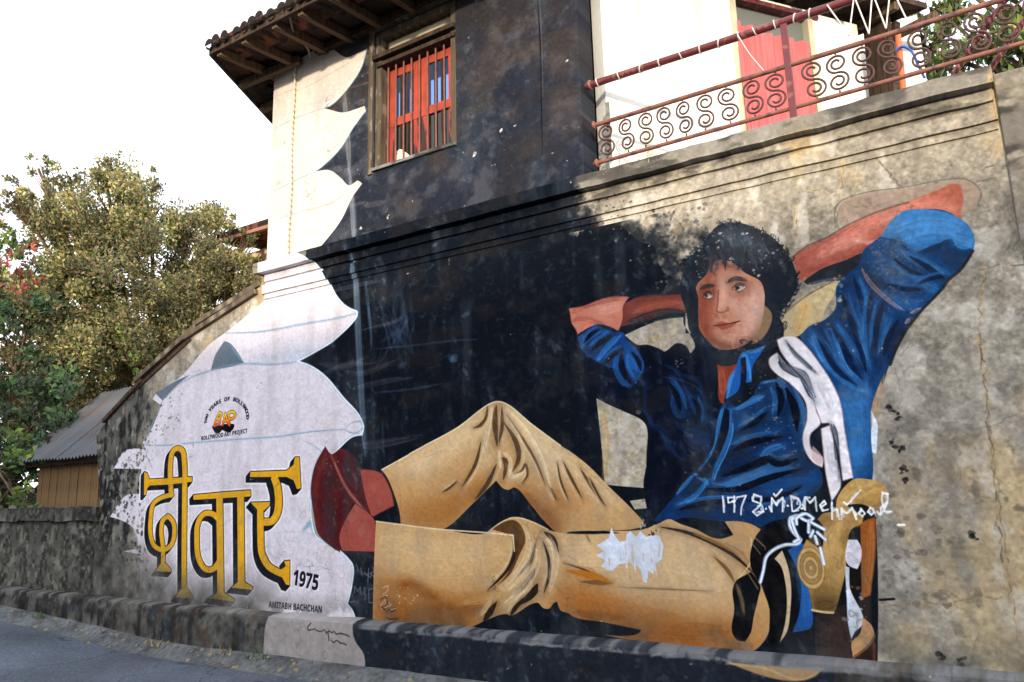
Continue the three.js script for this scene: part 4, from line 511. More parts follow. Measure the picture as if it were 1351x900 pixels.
// ---------------------------------------------------------------- the ground
const rise = (x) => Math.max(0, -8 - x) * 0.05 * step(-8, -10, x) - Math.max(0, -45 - x) * 0.045;
function sheet(x0, x1, z0, z1, nx, nz, yf) {
  const g = new THREE.PlaneGeometry(x1 - x0, z1 - z0, nx, nz).rotateX(-Math.PI / 2).translate((x0 + x1) / 2, 0, (z0 + z1) / 2), p = g.attributes.position;
  for (let i = 0; i < p.count; i++) p.setY(i, yf(p.getX(i), p.getZ(i)));
  g.computeVertexNormals(); return boxUV(g);
}
structure('ground', sheet(-300, 300, -300, 300, 60, 60, (x, z) => -0.25), M.soil);
structure('road', sheet(-60, 30, 0.5, 9.5, 180, 18, (x, z) => rise(x) + 0.03 * Math.sin(x * 0.5) * 0.2 - 0.012 * Math.abs(z - 5)), M.asphalt);
structure('verge', sheet(-60, 30, -0.1, 0.8, 450, 12, (x, z) => rise(x) + 0.035 * (fbm(x * 2.2, z * 3 + 5, 4) - 0.42) + 0.05 * step(0.45, 0.2, z) - 0.07 * step(0.26, 0.5, z + 0.3 * (fbm(x * 1.5, 3, 4) - 0.5))), M.dirt);
structure('far_verge', sheet(-60, 30, 9.3, 40, 90, 20, (x, z) => rise(x) + 0.02 + 0.02 * (z - 9.3) + 0.1 * (fbm(x, z, 3) - 0.5)), M.soil);
structure('hillside', sheet(-60, -6.4, -40, -0.45, 60, 40, (x, z) => 1.15 + Math.max(0, -z - 3) * 0.1 + 0.2 * (fbm(x * 0.6, z * 0.6, 3) - 0.5)), M.soil);
structure('terrace', [box(-2.86, 12, 4.1, 4.4, -16, -0.35)], M.concrete);

// ---------------------------------------------------------------- painted wall
const WL = [-10.75, -4.95, 0.9], WY = [0.3, 4.62], PPM = 250;
const panels = [0, 1].map((i) => {
  const P = new Paint(WL[i], WL[i + 1], WY[0], WY[1], PPM);
  P.pixels(barePlaster); cracks(P); mural(P); P.pixels(grime); P.pixels(wear); return P;
});
function cracks(P) {                                                    // ochre mended joints, dark cracks and holes in the bare plaster
  reseed(61);
  for (const [q, w] of [[[3, 266, 3, 245, 2, 225, 1, 199, 1, 175, -0, 150, -0, 126, -1, 103, -1, 80, -1, 62], 5], [[-83, 84, -69, 82, -53, 84, -37, 85, -20, 88, -6, 90], 3.5], [[35, 444, 33, 426, 32, 409], 6], [[-106, 378, -106, 364, -107, 348], 5], [[13, 310, 8, 287, 4, 266], 3], [[-67, 404, -70, 390, -73, 377], 4], [[-97, 388, -86, 387, -74, 383], 4]]) { P.crack(q, '#a88c60', w * 0.7, 0.34); P.crack(q, '#bfa67c', w * 0.4, 0.3); P.crack(q, '#5b4c38', 0.8, 0.6); }
  for (const q of [[-45, 402, -27, 367, 16, 368, 41, 370], [20, 375, 27, 377, 44, 372], [9, 305, 18, 306, 34, 304], [-220, 371, -209, 378, -198, 383, -171, 385], [4, 261, 2, 220, -1, 160, -3, 112], [-72, 183, -77, 131, -80, 85]]) P.crack(q, '#4d463c', 1, 0.7);
  P.fill([-62, 236, 0, 246, -1, 131, -16, 89, -79, 84, -75, 162], '#6a625a', { a: 0.22, blur: 6 }); P.fill([-79, 80, 1, 87, -1, 46, -83, 43], '#9a917c', { a: 0.35, blur: 4 });
  for (const q of [[-56, 214], [-53, 209], [-57, 191], [-54, 186], [-53, 164], [-53, 172], [-45, 50], [-33, 49], [-17, 128]]) P.dabs(5, () => [q[0] + rr(-2, 2), q[1] + rr(-3, 3)], '#17171a', [0.8, 2.6], 0.9);
  P.dabs(60, () => { const q = [-58, 101]; return [q[0] + rr(-16, 22), q[1] + rr(-18, 40)]; }, ['#3a3733', '#4f4a45', '#9d968c'], [0.6, 4], 0.5);
  P.line([-78, 85, -69, 86], '#121212', 1.6); P.line([-61, 135, -57, 135], '#e8e6e2', 1.6);
  P.brush([34, 351, 36, 342, 40, 344], '#4d4a44', 10, { a: 0.6 }); P.brush([31, 339, 35, 326, 27, 314], '#55514a', 8, { a: 0.5 });
  P.brush([-218, 372, -207, 376, -198, 381, -188, 382], '#7b6a52', 3, { a: 0.6 }); P.brush([-208, 371, -200, 378, -192, 381], '#8a765a', 3, { a: 0.5 });
}
function canvasMaterials(P, bump = 0.006) {
  const map = new THREE.CanvasTexture(P.canvas); map.colorSpace = THREE.SRGBColorSpace; map.magFilter = THREE.LinearFilter;
  const w = Math.round(P.canvas.width / 2), h = Math.round(P.canvas.height / 2), b = new Uint8Array(w * h * 4);
  for (let j = 0; j < h; j++) for (let i = 0; i < w; i++) {
    const s = P.s0 + (i + 0.5) / w * (P.s1 - P.s0), y = P.y0 + (j + 0.5) / h * (P.y1 - P.y0), k = (j * w + i) * 4;
    const v = 0.45 * fbm(s * 3 + 5, y * 3, 3) + 0.35 * fbm(s * 14, y * 14 + 3, 3) + 0.2 * fbm(s * 45, y * 45, 2); b[k] = b[k + 1] = b[k + 2] = clamp(v) * 255; b[k + 3] = 255;
  }
  const bt = new THREE.DataTexture(b, w, h); bt.magFilter = THREE.LinearFilter; bt.needsUpdate = true;
  return new THREE.MeshPhysicalMaterial({ map, bumpMap: bt, bumpScale: bump, roughness: 0.9, specularIntensity: 0.06 });
}
const wallMats = panels.map((P) => canvasMaterials(P, 0.014));
function planar(g, s0, s1, y0, y1) {
  const q = g.index ? g.toNonIndexed() : g, p = q.attributes.position, uv = new Float32Array(p.count * 2);
  for (let i = 0; i < p.count; i++) { uv[i * 2] = clamp((p.getX(i) - s0) / (s1 - s0), 0.001, 0.999); uv[i * 2 + 1] = clamp((p.getY(i) - y0) / (y1 - y0), 0.001, 0.999); }
  q.setAttribute('uv', new THREE.BufferAttribute(uv, 2)); return q;
}
function painted(name, make, parent, x0, x1) {                          // a strip of the wall, its two halves wearing the two painted textures
  const parts = [0, 1].map((i) => { const a = Math.max(x0, WL[i]), b = Math.min(x1, WL[i + 1]); return b > a ? planar(make(a, b), WL[i], WL[i + 1], WY[0], WY[1]) : null; });
  const geos = parts.filter(Boolean), g = mergeGeometries(geos, true), mats = wallMats.filter((_, i) => parts[i]);
  const m = new THREE.Mesh(g, mats); m.name = name; m.castShadow = m.receiveShadow = true; parent.add(m); return m;
}
const wall = thing('mural_wall', 'long plastered wall painted with a mural of a reclining man in blue shirt and tan trousers', 'wall');
const outline = [[-10.36, 0.3], [-10.42, 0.9], [-10.36, 1.5], [-10.5, 2.1], [-10.62, 2.62], [-10.25, 2.86], [-9.82, 3.14], [-9.4, 3.36], [-8.6, 3.74], [-7.9, 4.0], [-7.3, 4.2], [-7.22, 4.45]];
painted('wall', (a, b) => plate(a > -9 ? [a, 0.3, b, 0.3, b, 4.45, a, 4.45] : [...outline.flat(), b, 4.45, b, 0.3].reverse().reduce((o, v, i, s) => (i % 2 ? o : [...o, s[i + 1], v]), []), 0.35), wall, -10.75, 0.36);
const strip = (y0, y1, z, r, wob) => (a, b) => {
  const n = Math.max(2, Math.round((b - a) * 14)), g = new THREE.BoxGeometry(b - a, y1 - y0, z + 0.1, n, 2, 2).translate((a + b) / 2, (y0 + y1) / 2, (z - 0.1) / 2), p = g.attributes.position;
  for (let i = 0; i < p.count; i++) { const x = p.getX(i), y = p.getY(i), w = wob * (0.35 + 0.65 * step(-3.2, -2.4, x)); if (p.getZ(i) > 0) { p.setZ(i, p.getZ(i) + w * (fbm(x * 5, y * 14, 3) - 0.5)); p.setY(i, y + w * (fbm(x * 5 + 9, y * 3, 5) - 0.5)); } }
  g.computeVertexNormals(); return g.toNonIndexed();
};
painted('moulding', strip(4.02, 4.078, 0.018, 0, 0.01), wall, -7.2, 0.33);
painted('moulding', strip(4.082, 4.19, 0.042, 0, 0.02), wall, -7.23, 0.335);
painted('moulding', strip(4.235, 4.326, 0.03, 0, 0.02), wall, -7.2, 0.325);
painted('coping', strip(4.33, 4.455, 0.12, 0, 0.034), wall, -7.3, 0.34);
mesh('pier', roughen(box(0.345, 3.4, 0.3, 4.43, -0.35, 0.02, 0.012), 0.01, 6), M.pier, wall);

// plinth along the foot of the wall
{
  const P = new Paint(-14, 2, 0, 0.56, 128), S = (y) => y;
  P.pixels((s, y, c) => { const b = fbm(s * 4, y * 6, 5), v = 58 + 80 * (b - 0.3) + 30 * (fbm(s * 20, y * 20, 3) - 0.5); c[0] = v * 1.02; c[1] = v; c[2] = v * 0.95; tint(c, 26, 26, 26, 0.75 * step(0.42, 0.68, 0.55 * fbm(s * 6 + 3, y * 7 + 4, 5) + 0.45 * fbm(s * 13, y * 1.5, 4))); tint(c, 84, 56, 40, 0.4 * step(0.62, 0.72, fbm(s * 7 + 63, y * 5, 4))); tint(c, 140, 138, 130, 0.5 * step(0.38, 0.45, y) * step(0.45, 0.6, fbm(s * 8, y * 3, 3))); });
  reseed(77);
  P.fill([-669, 49, -550, 47, -551, 40, -545, 27, -534, 16, -532, 7, -537, 2, -676, -11, -675, 32], '#a09a97', { a: 0.85 }); P.dabs(60, () => [rr(-680, -545), rr(2, 40)], ['#7f7a76', '#b0aaa6', '#8e8883'], [1, 7], 0.35);
  P.fill([-550, 47, -551, 40, -545, 27, -534, 16, -532, 7, -535, 1, -462, -9, -462, 52], '#1d222a'); P.fill([-470, -6, -112, -6, -108, 60, -560, 60, -545, 40, -500, -6], '#1b2028');
  P.dabs(300, () => [rr(-520, -112), rr(0, 40)], ['#39434f', '#27303a', '#151a20', '#4c5560', '#5a4a3e'], [0.6, 3.6], 0.45);
  P.fill([-183, 39, -154, 39, -116, 41, -123, 35, -134, 31, -155, 32], '#a98a62', { a: 0.9 }); P.line([-183, 38, -154, 37, -134, 32, -123, 35, -116, 41], '#d0a878', 1, { a: 0.6 });
  P.pixels((s, y, c) => { const e = step(0.375, 0.395, y + 0.02 * (fbm(s * 6, 1, 3) - 0.5)) * step(-5.6, -5.3, s) * (0.25 + 0.75 * step(0.32, 0.6, fbm(s * 9, y * 9 + 2, 4))); tint(c, 118, 119, 121, e * 0.85); });
  for (let i = 0; i < 40; i++) { const s = rr(-545, -100); P.line([s, 39 + rr(-1, 2), s + rr(2, 12), 40 + rr(-1.5, 2)], rnd() < 0.6 ? '#8d8f92' : '#6a6e74', rr(0.8, 2.2), { a: 0.5 }); }
  for (const q of [[-608, 40, -612, 36, -610, 33, -605, 34, -601, 35], [-600, 34, -593, 33, -588, 35], [-587, 34, -585, 32, -582, 34, -578, 33, -575, 34, -572, 32, -566, 33, -559, 32, -554, 31], [-583, 34, -581, 25], [-578, 26, -575, 24, -570, 26, -565, 24, -561, 24, -557, 23]]) P.line(q, '#16161a', 1.1, { a: 0.9 });
  P.pixels(wear);
  const t = thing('plinth', 'low concrete ledge along the foot of the painted wall, black on its right half', 'ledge'), mat = canvasMaterials(P, 0.02);
  const n = 320, g = new THREE.BoxGeometry(16, 0.62, 0.3, n, 5, 4).translate(-6, 0.14, 0.05), p = g.attributes.position;
  for (let i = 0; i < p.count; i++) {
    let x = p.getX(i), y = p.getY(i), z = p.getZ(i); const top = y > 0.4, front = z > 0.19;
    if (top && front) { y -= 0.022; z -= 0.02; } else if (top && z > 0.1) y -= 0.004;
    y += top ? 0.03 * (fbm(x * 2.5, z * 4, 4) - 0.5) + 0.05 * step(-8, -13, x) : 0; z += front ? 0.03 * (fbm(x * 3, y * 7 + 3, 4) - 0.5) : 0; p.setXYZ(i, x, y, z);
  }
  g.computeVertexNormals(); mesh('ledge', planar(g, -14, 2, 0, 0.56), mat, t);
  const g2 = new THREE.BoxGeometry(26, 1.2, 0.3, 200, 6, 2).translate(-27.002, 0.46, 0.05), p2 = g2.attributes.position;
  for (let i = 0; i < p2.count; i++) { const x = p2.getX(i); if (p2.getY(i) > 0.4) p2.setY(i, 0.5 + rise(x) * 0.9 + 0.03 * (fbm(x * 2.5, 2, 4) - 0.5)); }
  g2.computeVertexNormals(); mesh('ledge', boxUV(g2), M.moss, t);
}
{
  const t = thing('boundary_wall', 'low dark mossy wall left of the mural, in front of the tin roofed shed', 'wall');
  mesh('wall', roughen(boxUV(new THREE.BoxGeometry(20, 1.5, 0.3, 160, 12, 2).translate(-20.39, 0.75, -0.17)), 0.05, 3), M.moss, t);
  mesh('coping', roughen(boxUV(new THREE.BoxGeometry(20, 0.19, 0.4, 160, 3, 3).translate(-20.4, 1.53, -0.16)), 0.05, 3), M.moss, t);
}
{
  const t = thing('lean_to_roof', 'weathered timber roof edge sloping down along the left end of the painted wall', 'roof edge');
  const bd = (a, b, h, z) => beam([a[0], a[1], z], [b[0], b[1], z], 0.16, h, 0.01);
  mesh('board', bd([-7.3, 4.24], [-8.55, 3.9], 0.07, -0.05), M.frame, t); mesh('board', bd([-7.34, 4.14], [-8.7, 3.74], 0.07, -0.02), M.frame, t);
  mesh('board', bd([-8.5, 3.86], [-9.75, 3.28], 0.07, -0.03), M.frame, t); mesh('board', bd([-8.6, 3.72], [-9.9, 3.1], 0.06, -0.06), M.darkwood, t); mesh('board', bd([-9.6, 3.28], [-10.45, 2.78], 0.06, -0.04), M.darkwood, t);
  mesh('roof_sheet', plate([-7.3, 4.12, -8.6, 3.8, -9.8, 3.2, -10.5, 2.72, -10.5, 2.66, -9.8, 3.1, -8.6, 3.68, -7.3, 4.04].reverse().reduce((o, v, i, s) => (i % 2 ? o : [...o, s[i + 1], v]), []), 2.2).translate(0, 0, -0.16), M.tin, t);
}

// ---------------------------------------------------------------- the house above the wall
const EAVE = [-7.39, 6.99, 0.8], CORNER_R = -2.87, DIR_L = [-0.42, -0.907], DIR_R = [0.6, -0.8];
const house = thing('house', 'old house with black and white painted front, red barred window and tiled eaves', 'house');
{
  const P = new Paint(-7.4, -2.8, 4.42, 7.5, PPM);
  P.pixels((s, y, c) => { const v = 0.8 + 0.4 * fbm(s * 2, y * 2, 4); c[0] = 34 * v; c[1] = 38 * v; c[2] = 48 * v; tint(c, 62, 52, 48, 0.6 * step(5.3, 6.7, y + 1.1 * (fbm(s * 1.4, y * 1.4, 4) - 0.5)) * (0.4 + 0.6 * fbm(s * 5, y * 5, 4))); });
  reseed(31);
  P.pixels((s, y, c) => { tint(c, 84, 84, 90, 0.5 * step(0.5, 0.74, fbm(s * 5 + y * 3, y * 5 - s * 3 + 9, 5))); tint(c, 70, 58, 50, 0.45 * step(0.5, 0.7, fbm(s * 2 + 19, y * 3 + 3, 4))); });
  for (let i = 0; i < 200; i++) { const s = rr(-640, -290), y = rr(445, 730), d = rr(4, 22); P.brush([s, y, s + d, y + rr(-2, 8), s + d * 1.8, y + rr(0, 14)], rnd() < 0.4 ? '#52565c' : rnd() < 0.5 ? '#3a3533' : '#1c222c', rr(0.5, 2.6), { a: 0.28, n: 3 }); }
  P.line([-330, 651, -329, 607, -330, 544, -331, 483], '#0c0d10', 1.2, { a: 0.9 }); P.line([-328, 651, -327, 607, -328, 544], '#565a60', 0.6, { a: 0.7 });
  P.brush([-597, 638, -594, 604, -589, 564, -586, 529], '#7c7c7e', 8, { a: 0.8, n: 8 }); P.brush([...[-586, 534], ...[-579, 478, -576, 436]], '#7f8790', 8, { a: 0.8, n: 8 });
  P.fill([-574, 433, -564, 453, -522, 447, -473, 440, -505, 435, -549, 433], '#7d8b9a', { a: 0.75, blur: 1.5 });
  P.fill([-650, 716, -621, 719, -560, 711, -552, 690, -563, 680, -594, 683, -630, 710], '#3d3632', { a: 0.8 });
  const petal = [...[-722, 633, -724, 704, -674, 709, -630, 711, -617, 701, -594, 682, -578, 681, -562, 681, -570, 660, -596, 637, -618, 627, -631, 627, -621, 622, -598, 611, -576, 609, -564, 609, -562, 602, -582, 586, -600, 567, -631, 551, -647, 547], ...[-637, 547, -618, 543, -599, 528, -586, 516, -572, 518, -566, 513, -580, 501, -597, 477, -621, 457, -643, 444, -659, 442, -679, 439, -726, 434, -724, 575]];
  P.fill(petal, '#d2c6ba');  // white petal paint, its colour darkened and warmed for the sunlit upper wall
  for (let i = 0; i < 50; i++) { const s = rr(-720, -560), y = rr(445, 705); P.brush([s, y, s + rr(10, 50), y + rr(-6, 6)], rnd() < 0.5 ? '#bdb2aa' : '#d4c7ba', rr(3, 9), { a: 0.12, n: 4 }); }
  for (const [q, w, a] of [[[-676, 664, -632, 668, -584, 674], 1, 0.4], [[-716, 627, -674, 629, -631, 627], 1.4, 0.55], [[-714, 594, -659, 599, -614, 600], 0.8, 0.3], [[-718, 502, -668, 502, -610, 502, -586, 512], 1.6, 0.5], [[-720, 538, -684, 544, -641, 548], 1.4, 0.5], [[-588, 595, -573, 603, -564, 609], 1, 0.4], [[-720, 670, -679, 670], 0.8, 0.35]]) P.brush(q, '#6f7f8a', w * 1.3, { a: a * 1.2, n: 4 });
  for (const q of [[-718, 632, -674, 632, -631, 630, -614, 628, -634, 642, -675, 642, -719, 643], [-719, 497, -682, 499, -644, 554, -671, 569, -698, 558, -723, 554], [-644, 549, -600, 569, -582, 588, -594, 595, -625, 574, -657, 558], [-634, 629, -596, 640, -574, 661, -587, 665, -615, 649, -647, 639]]) P.fill(q, '#9aa4ac', { a: 0.28, blur: 5 });
  P.line([-718, 626, -674, 628, -631, 627], '#8795a0', 1.2, { a: 0.6 }); P.line([-721, 541, -684, 544, -644, 548], '#8795a0', 1.2, { a: 0.6 });
  P.fill([-720, 442, -719, 462, -679, 454, -643, 452, -659, 442, -682, 441], '#7f9cb8', { a: 0.5, blur: 5 });
  P.line([-562, 681, -570, 660, -596, 637, -618, 627, -631, 627], '#8fc0d0', 2, { a: 0.5 }); P.line([-562, 602, -582, 586, -600, 567, -631, 551, -647, 547], '#8fc0d0', 2, { a: 0.5 });
  P.dabs(36, () => [rr(-600, -300), rr(450, 690)], ['#b9b4aa', '#8d8a84'], [0.4, 1.3], 0.8);
  for (const q of [[-411, 505], [-300, 572], [-378, 522], [-527, 465], [-567, 459], [-607, 449]]) P.dabs(3, () => [q[0] + rr(-1, 1), q[1] + rr(-2, 2)], '#d2cbbd', [0.9, 2.4], 0.95);
  P.pixels(wear);
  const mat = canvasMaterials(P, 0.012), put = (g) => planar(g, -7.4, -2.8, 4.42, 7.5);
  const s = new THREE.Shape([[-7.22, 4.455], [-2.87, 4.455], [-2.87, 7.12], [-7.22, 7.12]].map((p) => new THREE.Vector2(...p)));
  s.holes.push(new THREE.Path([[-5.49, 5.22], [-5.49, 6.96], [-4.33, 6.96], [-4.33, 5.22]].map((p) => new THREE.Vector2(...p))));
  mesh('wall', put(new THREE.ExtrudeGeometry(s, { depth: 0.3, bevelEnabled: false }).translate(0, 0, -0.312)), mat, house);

}
{ // the other walls, floor slab, dark interior
  const seg = (a, b, y0, y1, th) => beam([a[0], (y0 + y1) / 2, a[1]], [b[0], (y0 + y1) / 2, b[1]], th, y1 - y0);
  const L = (t) => [-7.1 + DIR_L[0] * t, -0.32 + DIR_L[1] * t], R = (t) => [CORNER_R - 0.1 + DIR_R[0] * t, -0.09 + DIR_R[1] * t];
  mesh('wall', seg(L(0), L(4), 4.2, 7.3, 0.2), M.white, house); mesh('wall', seg(L(3.9), R(4.8), 4.2, 7.3, 0.2), M.white, house);
  mesh('wall', seg(R(0.28), R(1.9), 4.4, 6.92, 0.2), M.white, house); mesh('wall', seg(R(2.94), R(3.66), 4.4, 6.9, 0.2), M.white, house);
  mesh('wall', seg(R(1.9), R(2.94), 6.86, 6.92, 0.2), M.white, house);
  mesh('door_frame', [seg(R(1.86), R(1.93), 4.4, 6.82, 0.23), seg(R(2.91), R(2.98), 4.4, 6.82, 0.23)], M.cream, house);
  mesh('lintel', seg(R(1.8), R(3.06), 6.815, 6.87, 0.26), M.maroon, house);
  mesh('transom', seg(R(1.93), R(2.91), 6.42, 6.815, 0.05), plain(srgb(96, 98, 92), 0.5), house);
  mesh('partition', [box(-6.6, -3.4, 4.5, 7.1, -1.7, -1.6)], M.void, house);  // near-black sheet behind the window, standing in for the unlit interior
  // wooden board that tapers at the end of the side wall
  const E = (t, y, o) => [CORNER_R + DIR_R[0] * t + 0.8 * o, y, DIR_R[1] * t + 0.6 * o];
  mesh('end_board', [beam(E(3.95, 6.95, 0), E(3.86, 5.2, 0), 0.34, 0.06), beam(E(4.15, 6.95, 0.02), E(3.9, 5.5, 0.02), 0.2, 0.08)], M.darkwood, house);
}
{ // window: weathered frame, cream panel above, red sashes with panes, a row of iron bars
  const w = new THREE.Group(); w.name = 'window'; house.add(w);
  mesh('frame', [box(-5.565, -5.5, 5.2, 7.0, -0.1, 0.012, 0.006), box(-5.485, -5.4, 5.24, 6.955, -0.24, -0.03), box(-4.41, -4.332, 5.24, 6.955, -0.24, -0.03), box(-5.4, -4.41, 6.87, 6.955, -0.24, -0.02), box(-5.56, -4.3, 6.965, 7.02, -0.1, 0.03)], M.frame, w);
  mesh('lintel', [box(-5.5, -4.33, 6.6, 6.655, -0.2, 0.03, 0.006), box(-5.46, -4.34, 6.51, 6.56, -0.2, 0, 0.006)], M.darkwood, w);
  mesh('panel', [box(-5.4, -4.41, 6.66, 6.87, -0.17, -0.12)], M.frame, w); mesh('panel', [box(-5.36, -4.45, 6.69, 6.84, -0.15, -0.105, 0.004)], M.cream, w);
  mesh('sill', [box(-5.5, -4.33, 5.225, 5.265, -0.24, 0.02, 0.006)], M.concrete, w);
  const glass = new THREE.MeshPhysicalMaterial({ color: new THREE.Color(0.14, 0.26, 0.52), metalness: 0.8, roughness: 0.03 });  // blue of a reflected sky put into the colour of the upper panes
  const dim = new THREE.MeshPhysicalMaterial({ color: new THREE.Color(0.012, 0.016, 0.014), roughness: 0.05 });  // near-black colour stands in for dark trees mirrored in the lower panes
  for (const [a, b] of [[-5.39, -4.91], [-4.9, -4.42]]) {
    mesh('sash', [box(a, a + 0.1, 5.78, 6.5, -0.19, -0.135), box(b - 0.1, b, 5.78, 6.5, -0.19, -0.135), box(a + 0.1, b - 0.1, 6.4, 6.5, -0.187, -0.137), box(a + 0.1, b - 0.1, 5.78, 5.88, -0.187, -0.137)], M.red, w);
    mesh('sash', [box(a, a + 0.1, 5.27, 5.775, -0.19, -0.135), box(b - 0.1, b, 5.27, 5.775, -0.19, -0.135), box(a + 0.1, b - 0.1, 5.27, 5.31, -0.187, -0.137)], M.worn, w);
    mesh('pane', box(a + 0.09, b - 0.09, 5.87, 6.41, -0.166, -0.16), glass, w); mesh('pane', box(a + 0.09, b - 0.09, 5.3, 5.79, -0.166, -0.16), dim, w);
    mesh('mullion', [box(a + 0.175, a + 0.195, 5.31, 6.4, -0.16, -0.14), box(a + 0.27, a + 0.29, 5.31, 6.4, -0.16, -0.14)], M.darkwood, w);
  }
  const bar = rod([0, 5.25, 0], [0, 6.53, 0], 0.011, 8);
  for (let i = 0; i < 9; i++) { const m = mesh('bar', bar, M.rust, w); m.position.set(-5.335 + i * 0.1145, 0, -0.075); }
  const c = [], ring = (y, r, o) => [-5.19 + o, y, -0.115, r];
  const cl = roughen(boxUV(new THREE.IcosahedronGeometry(0.1, 3).scale(0.75, 1.15, 0.32)), 0.12, 9).translate(-5.18, 5.37, -0.118);
  tag(mesh('cloth', mergeGeometries([cl, roughen(boxUV(new THREE.IcosahedronGeometry(0.07, 3).scale(1.3, 0.6, 0.4)), 0.08, 11).translate(-5.28, 5.31, -0.117)]), plain(srgb(226, 214, 186), 0.9)), 'crumpled cream cloth on the sill behind the window bars', 'cloth');
}
{ // cord with beads down the white corner
  const a = [-6.82, 6.95, 0.004], pts = []; for (let i = 0; i <= 12; i++) pts.push([a[0] + 0.01 * Math.sin(i), mix(7.02, 4.47, i / 12), 0.006]);
  const t = thing('bead_cord', 'pale cord with small ochre beads hanging down the white corner of the house', 'cord');
  mesh('cord', tube(pts, 0.014, 40, 6), plain(srgb(214, 203, 188), 0.8), t);
  const bead = new THREE.SphereGeometry(0.0125, 8, 6).toNonIndexed(), col = plain(srgb(200, 172, 108), 0.7);
  for (let i = 0; i < 34; i++) { const y = mix(7.0, 4.5, (i + 0.5) / 34), m = mesh('bead', bead, col, t); m.position.set(a[0] + 0.02 + 0.01 * Math.sin((7.02 - y) / 2.55 * 12), y, 0.016); }
}
{ // hipped roof: sheet, round tiles along the eaves, rafters
  const A = EAVE, B = [-3.0, 6.99, 0.8], C = [B[0] + DIR_R[0] * 5.05, 6.99, B[2] + DIR_R[1] * 5.05], D = [A[0] + DIR_L[0] * 6.2, 6.99, A[2] + DIR_L[1] * 6.2];
  const R1 = [-6.6, 7.75, -3.0], R2 = [-2.9, 7.6, -2.7], up = (p, d = 0.07) => [p[0], p[1] + d, p[2]];
  const tri = [], quad = (...p) => { tri.push(p[0], p[1], p[2]); if (p[3]) tri.push(p[0], p[2], p[3]); };
  quad(A, R1, R2, B); quad(B, R2, C); quad(A, D, R1); quad(D, C, R2, R1);
  const face = (f) => tri.map(f);
  const flat = [...face((p) => p), ...face((p) => up(p))]; for (const [p, q] of [[A, B], [B, C], [C, D], [D, A]]) flat.push(p, q, up(q), p, up(q), up(p));
  const g = new THREE.BufferGeometry(); g.setAttribute('position', new THREE.BufferAttribute(new Float32Array(flat.flat()), 3)); g.computeVertexNormals();
  const roof = mesh('roof', boxUV(g), M.soffit, house); mesh('tile_bed', [box(A[0] + 0.02, B[0], 7.02, 7.1, 0.45, 0.83), beam([A[0] + 0.1, 7.06, 0.7], [D[0] + 0.1, 7.06, D[2]], 0.2, 0.08)], M.tile, roof);
  const tileG = boxUV(new THREE.CylinderGeometry(0.062, 0.075, 0.5, 10, 1, true, -Math.PI / 2, Math.PI).rotateX(Math.PI / 2)), cap = boxUV(new THREE.CircleGeometry(0.075, 10, 0, Math.PI).translate(0, 0, 0.25));
  const one = mergeGeometries([tileG, cap]);
  for (let i = 0; i < 28; i++) { const m = mesh('roof_tile', one, M.tile, roof); m.position.set(A[0] + 0.03 + i * 0.155 + 0.012 * Math.sin(i * 5.1), 7.075 + 0.01 * Math.sin(i * 3.3), 0.62 + 0.02 * Math.sin(i * 7.7)); m.rotation.x = 0.16; m.rotation.y = 0.05 * Math.sin(i * 2.7); }
  for (let i = 0; i < 12; i++) { const m = mesh('roof_tile', one, M.tile, roof); const t = 0.1 + i * 0.17; m.position.set(A[0] + DIR_L[0] * t + 0.14, 7.09, A[2] + DIR_L[1] * t + 0.02 - 0.1); m.rotation.y = -1.99; }
  mesh('fascia', [beam([A[0], 6.985, 0.815], [B[0], 6.985, 0.815], 0.03, 0.1), beam([A[0] - 0.014, 6.985, 0.81], [D[0] - 0.014, 6.985, D[2]], 0.03, 0.09)], M.darkwood, house);
  for (let i = 0; i < 9; i++) { const x = -7.27 + i * 0.47 + 0.03 * Math.sin(i * 4); mesh('rafter', beam([x, 6.955, 0.79], [x + 0.02, 7.06, -0.25], 0.075, 0.11, 0.006), M.wood, house); }
  for (let i = 0; i < 6; i++) { const t = 0.7 + i * 0.62, px = A[0] + DIR_L[0] * t, pz = A[2] + DIR_L[1] * t; mesh('rafter', beam([px + 0.02, 6.93, pz], [px + 1.0, 7.02, pz - 0.12], 0.08, 0.1, 0.006), M.wood, house); }
  for (let i = 0; i < 7; i++) { const t = 1.6 + i * 0.6, px = B[0] + DIR_R[0] * t, pz = B[2] + DIR_R[1] * t; mesh('rafter', beam([px - 0.02, 6.95, pz - 0.02], [px - 0.45, 7.03, pz - 0.33], 0.075, 0.1, 0.006), M.wood, house); }
  mesh('wall_plate', [box(-6.4, -2.9, 7.0, 7.07, -0.01, 0.07)], M.darkwood, house);
  mesh('cable', tube([[-6.1, 7.0, 0.74], [-6.28, 6.98, 0.5], [-6.34, 6.96, 0.25], [-6.5, 6.97, 0.05]], 0.014, 20, 6), plain(srgb(110, 104, 98), 0.8), house);
}
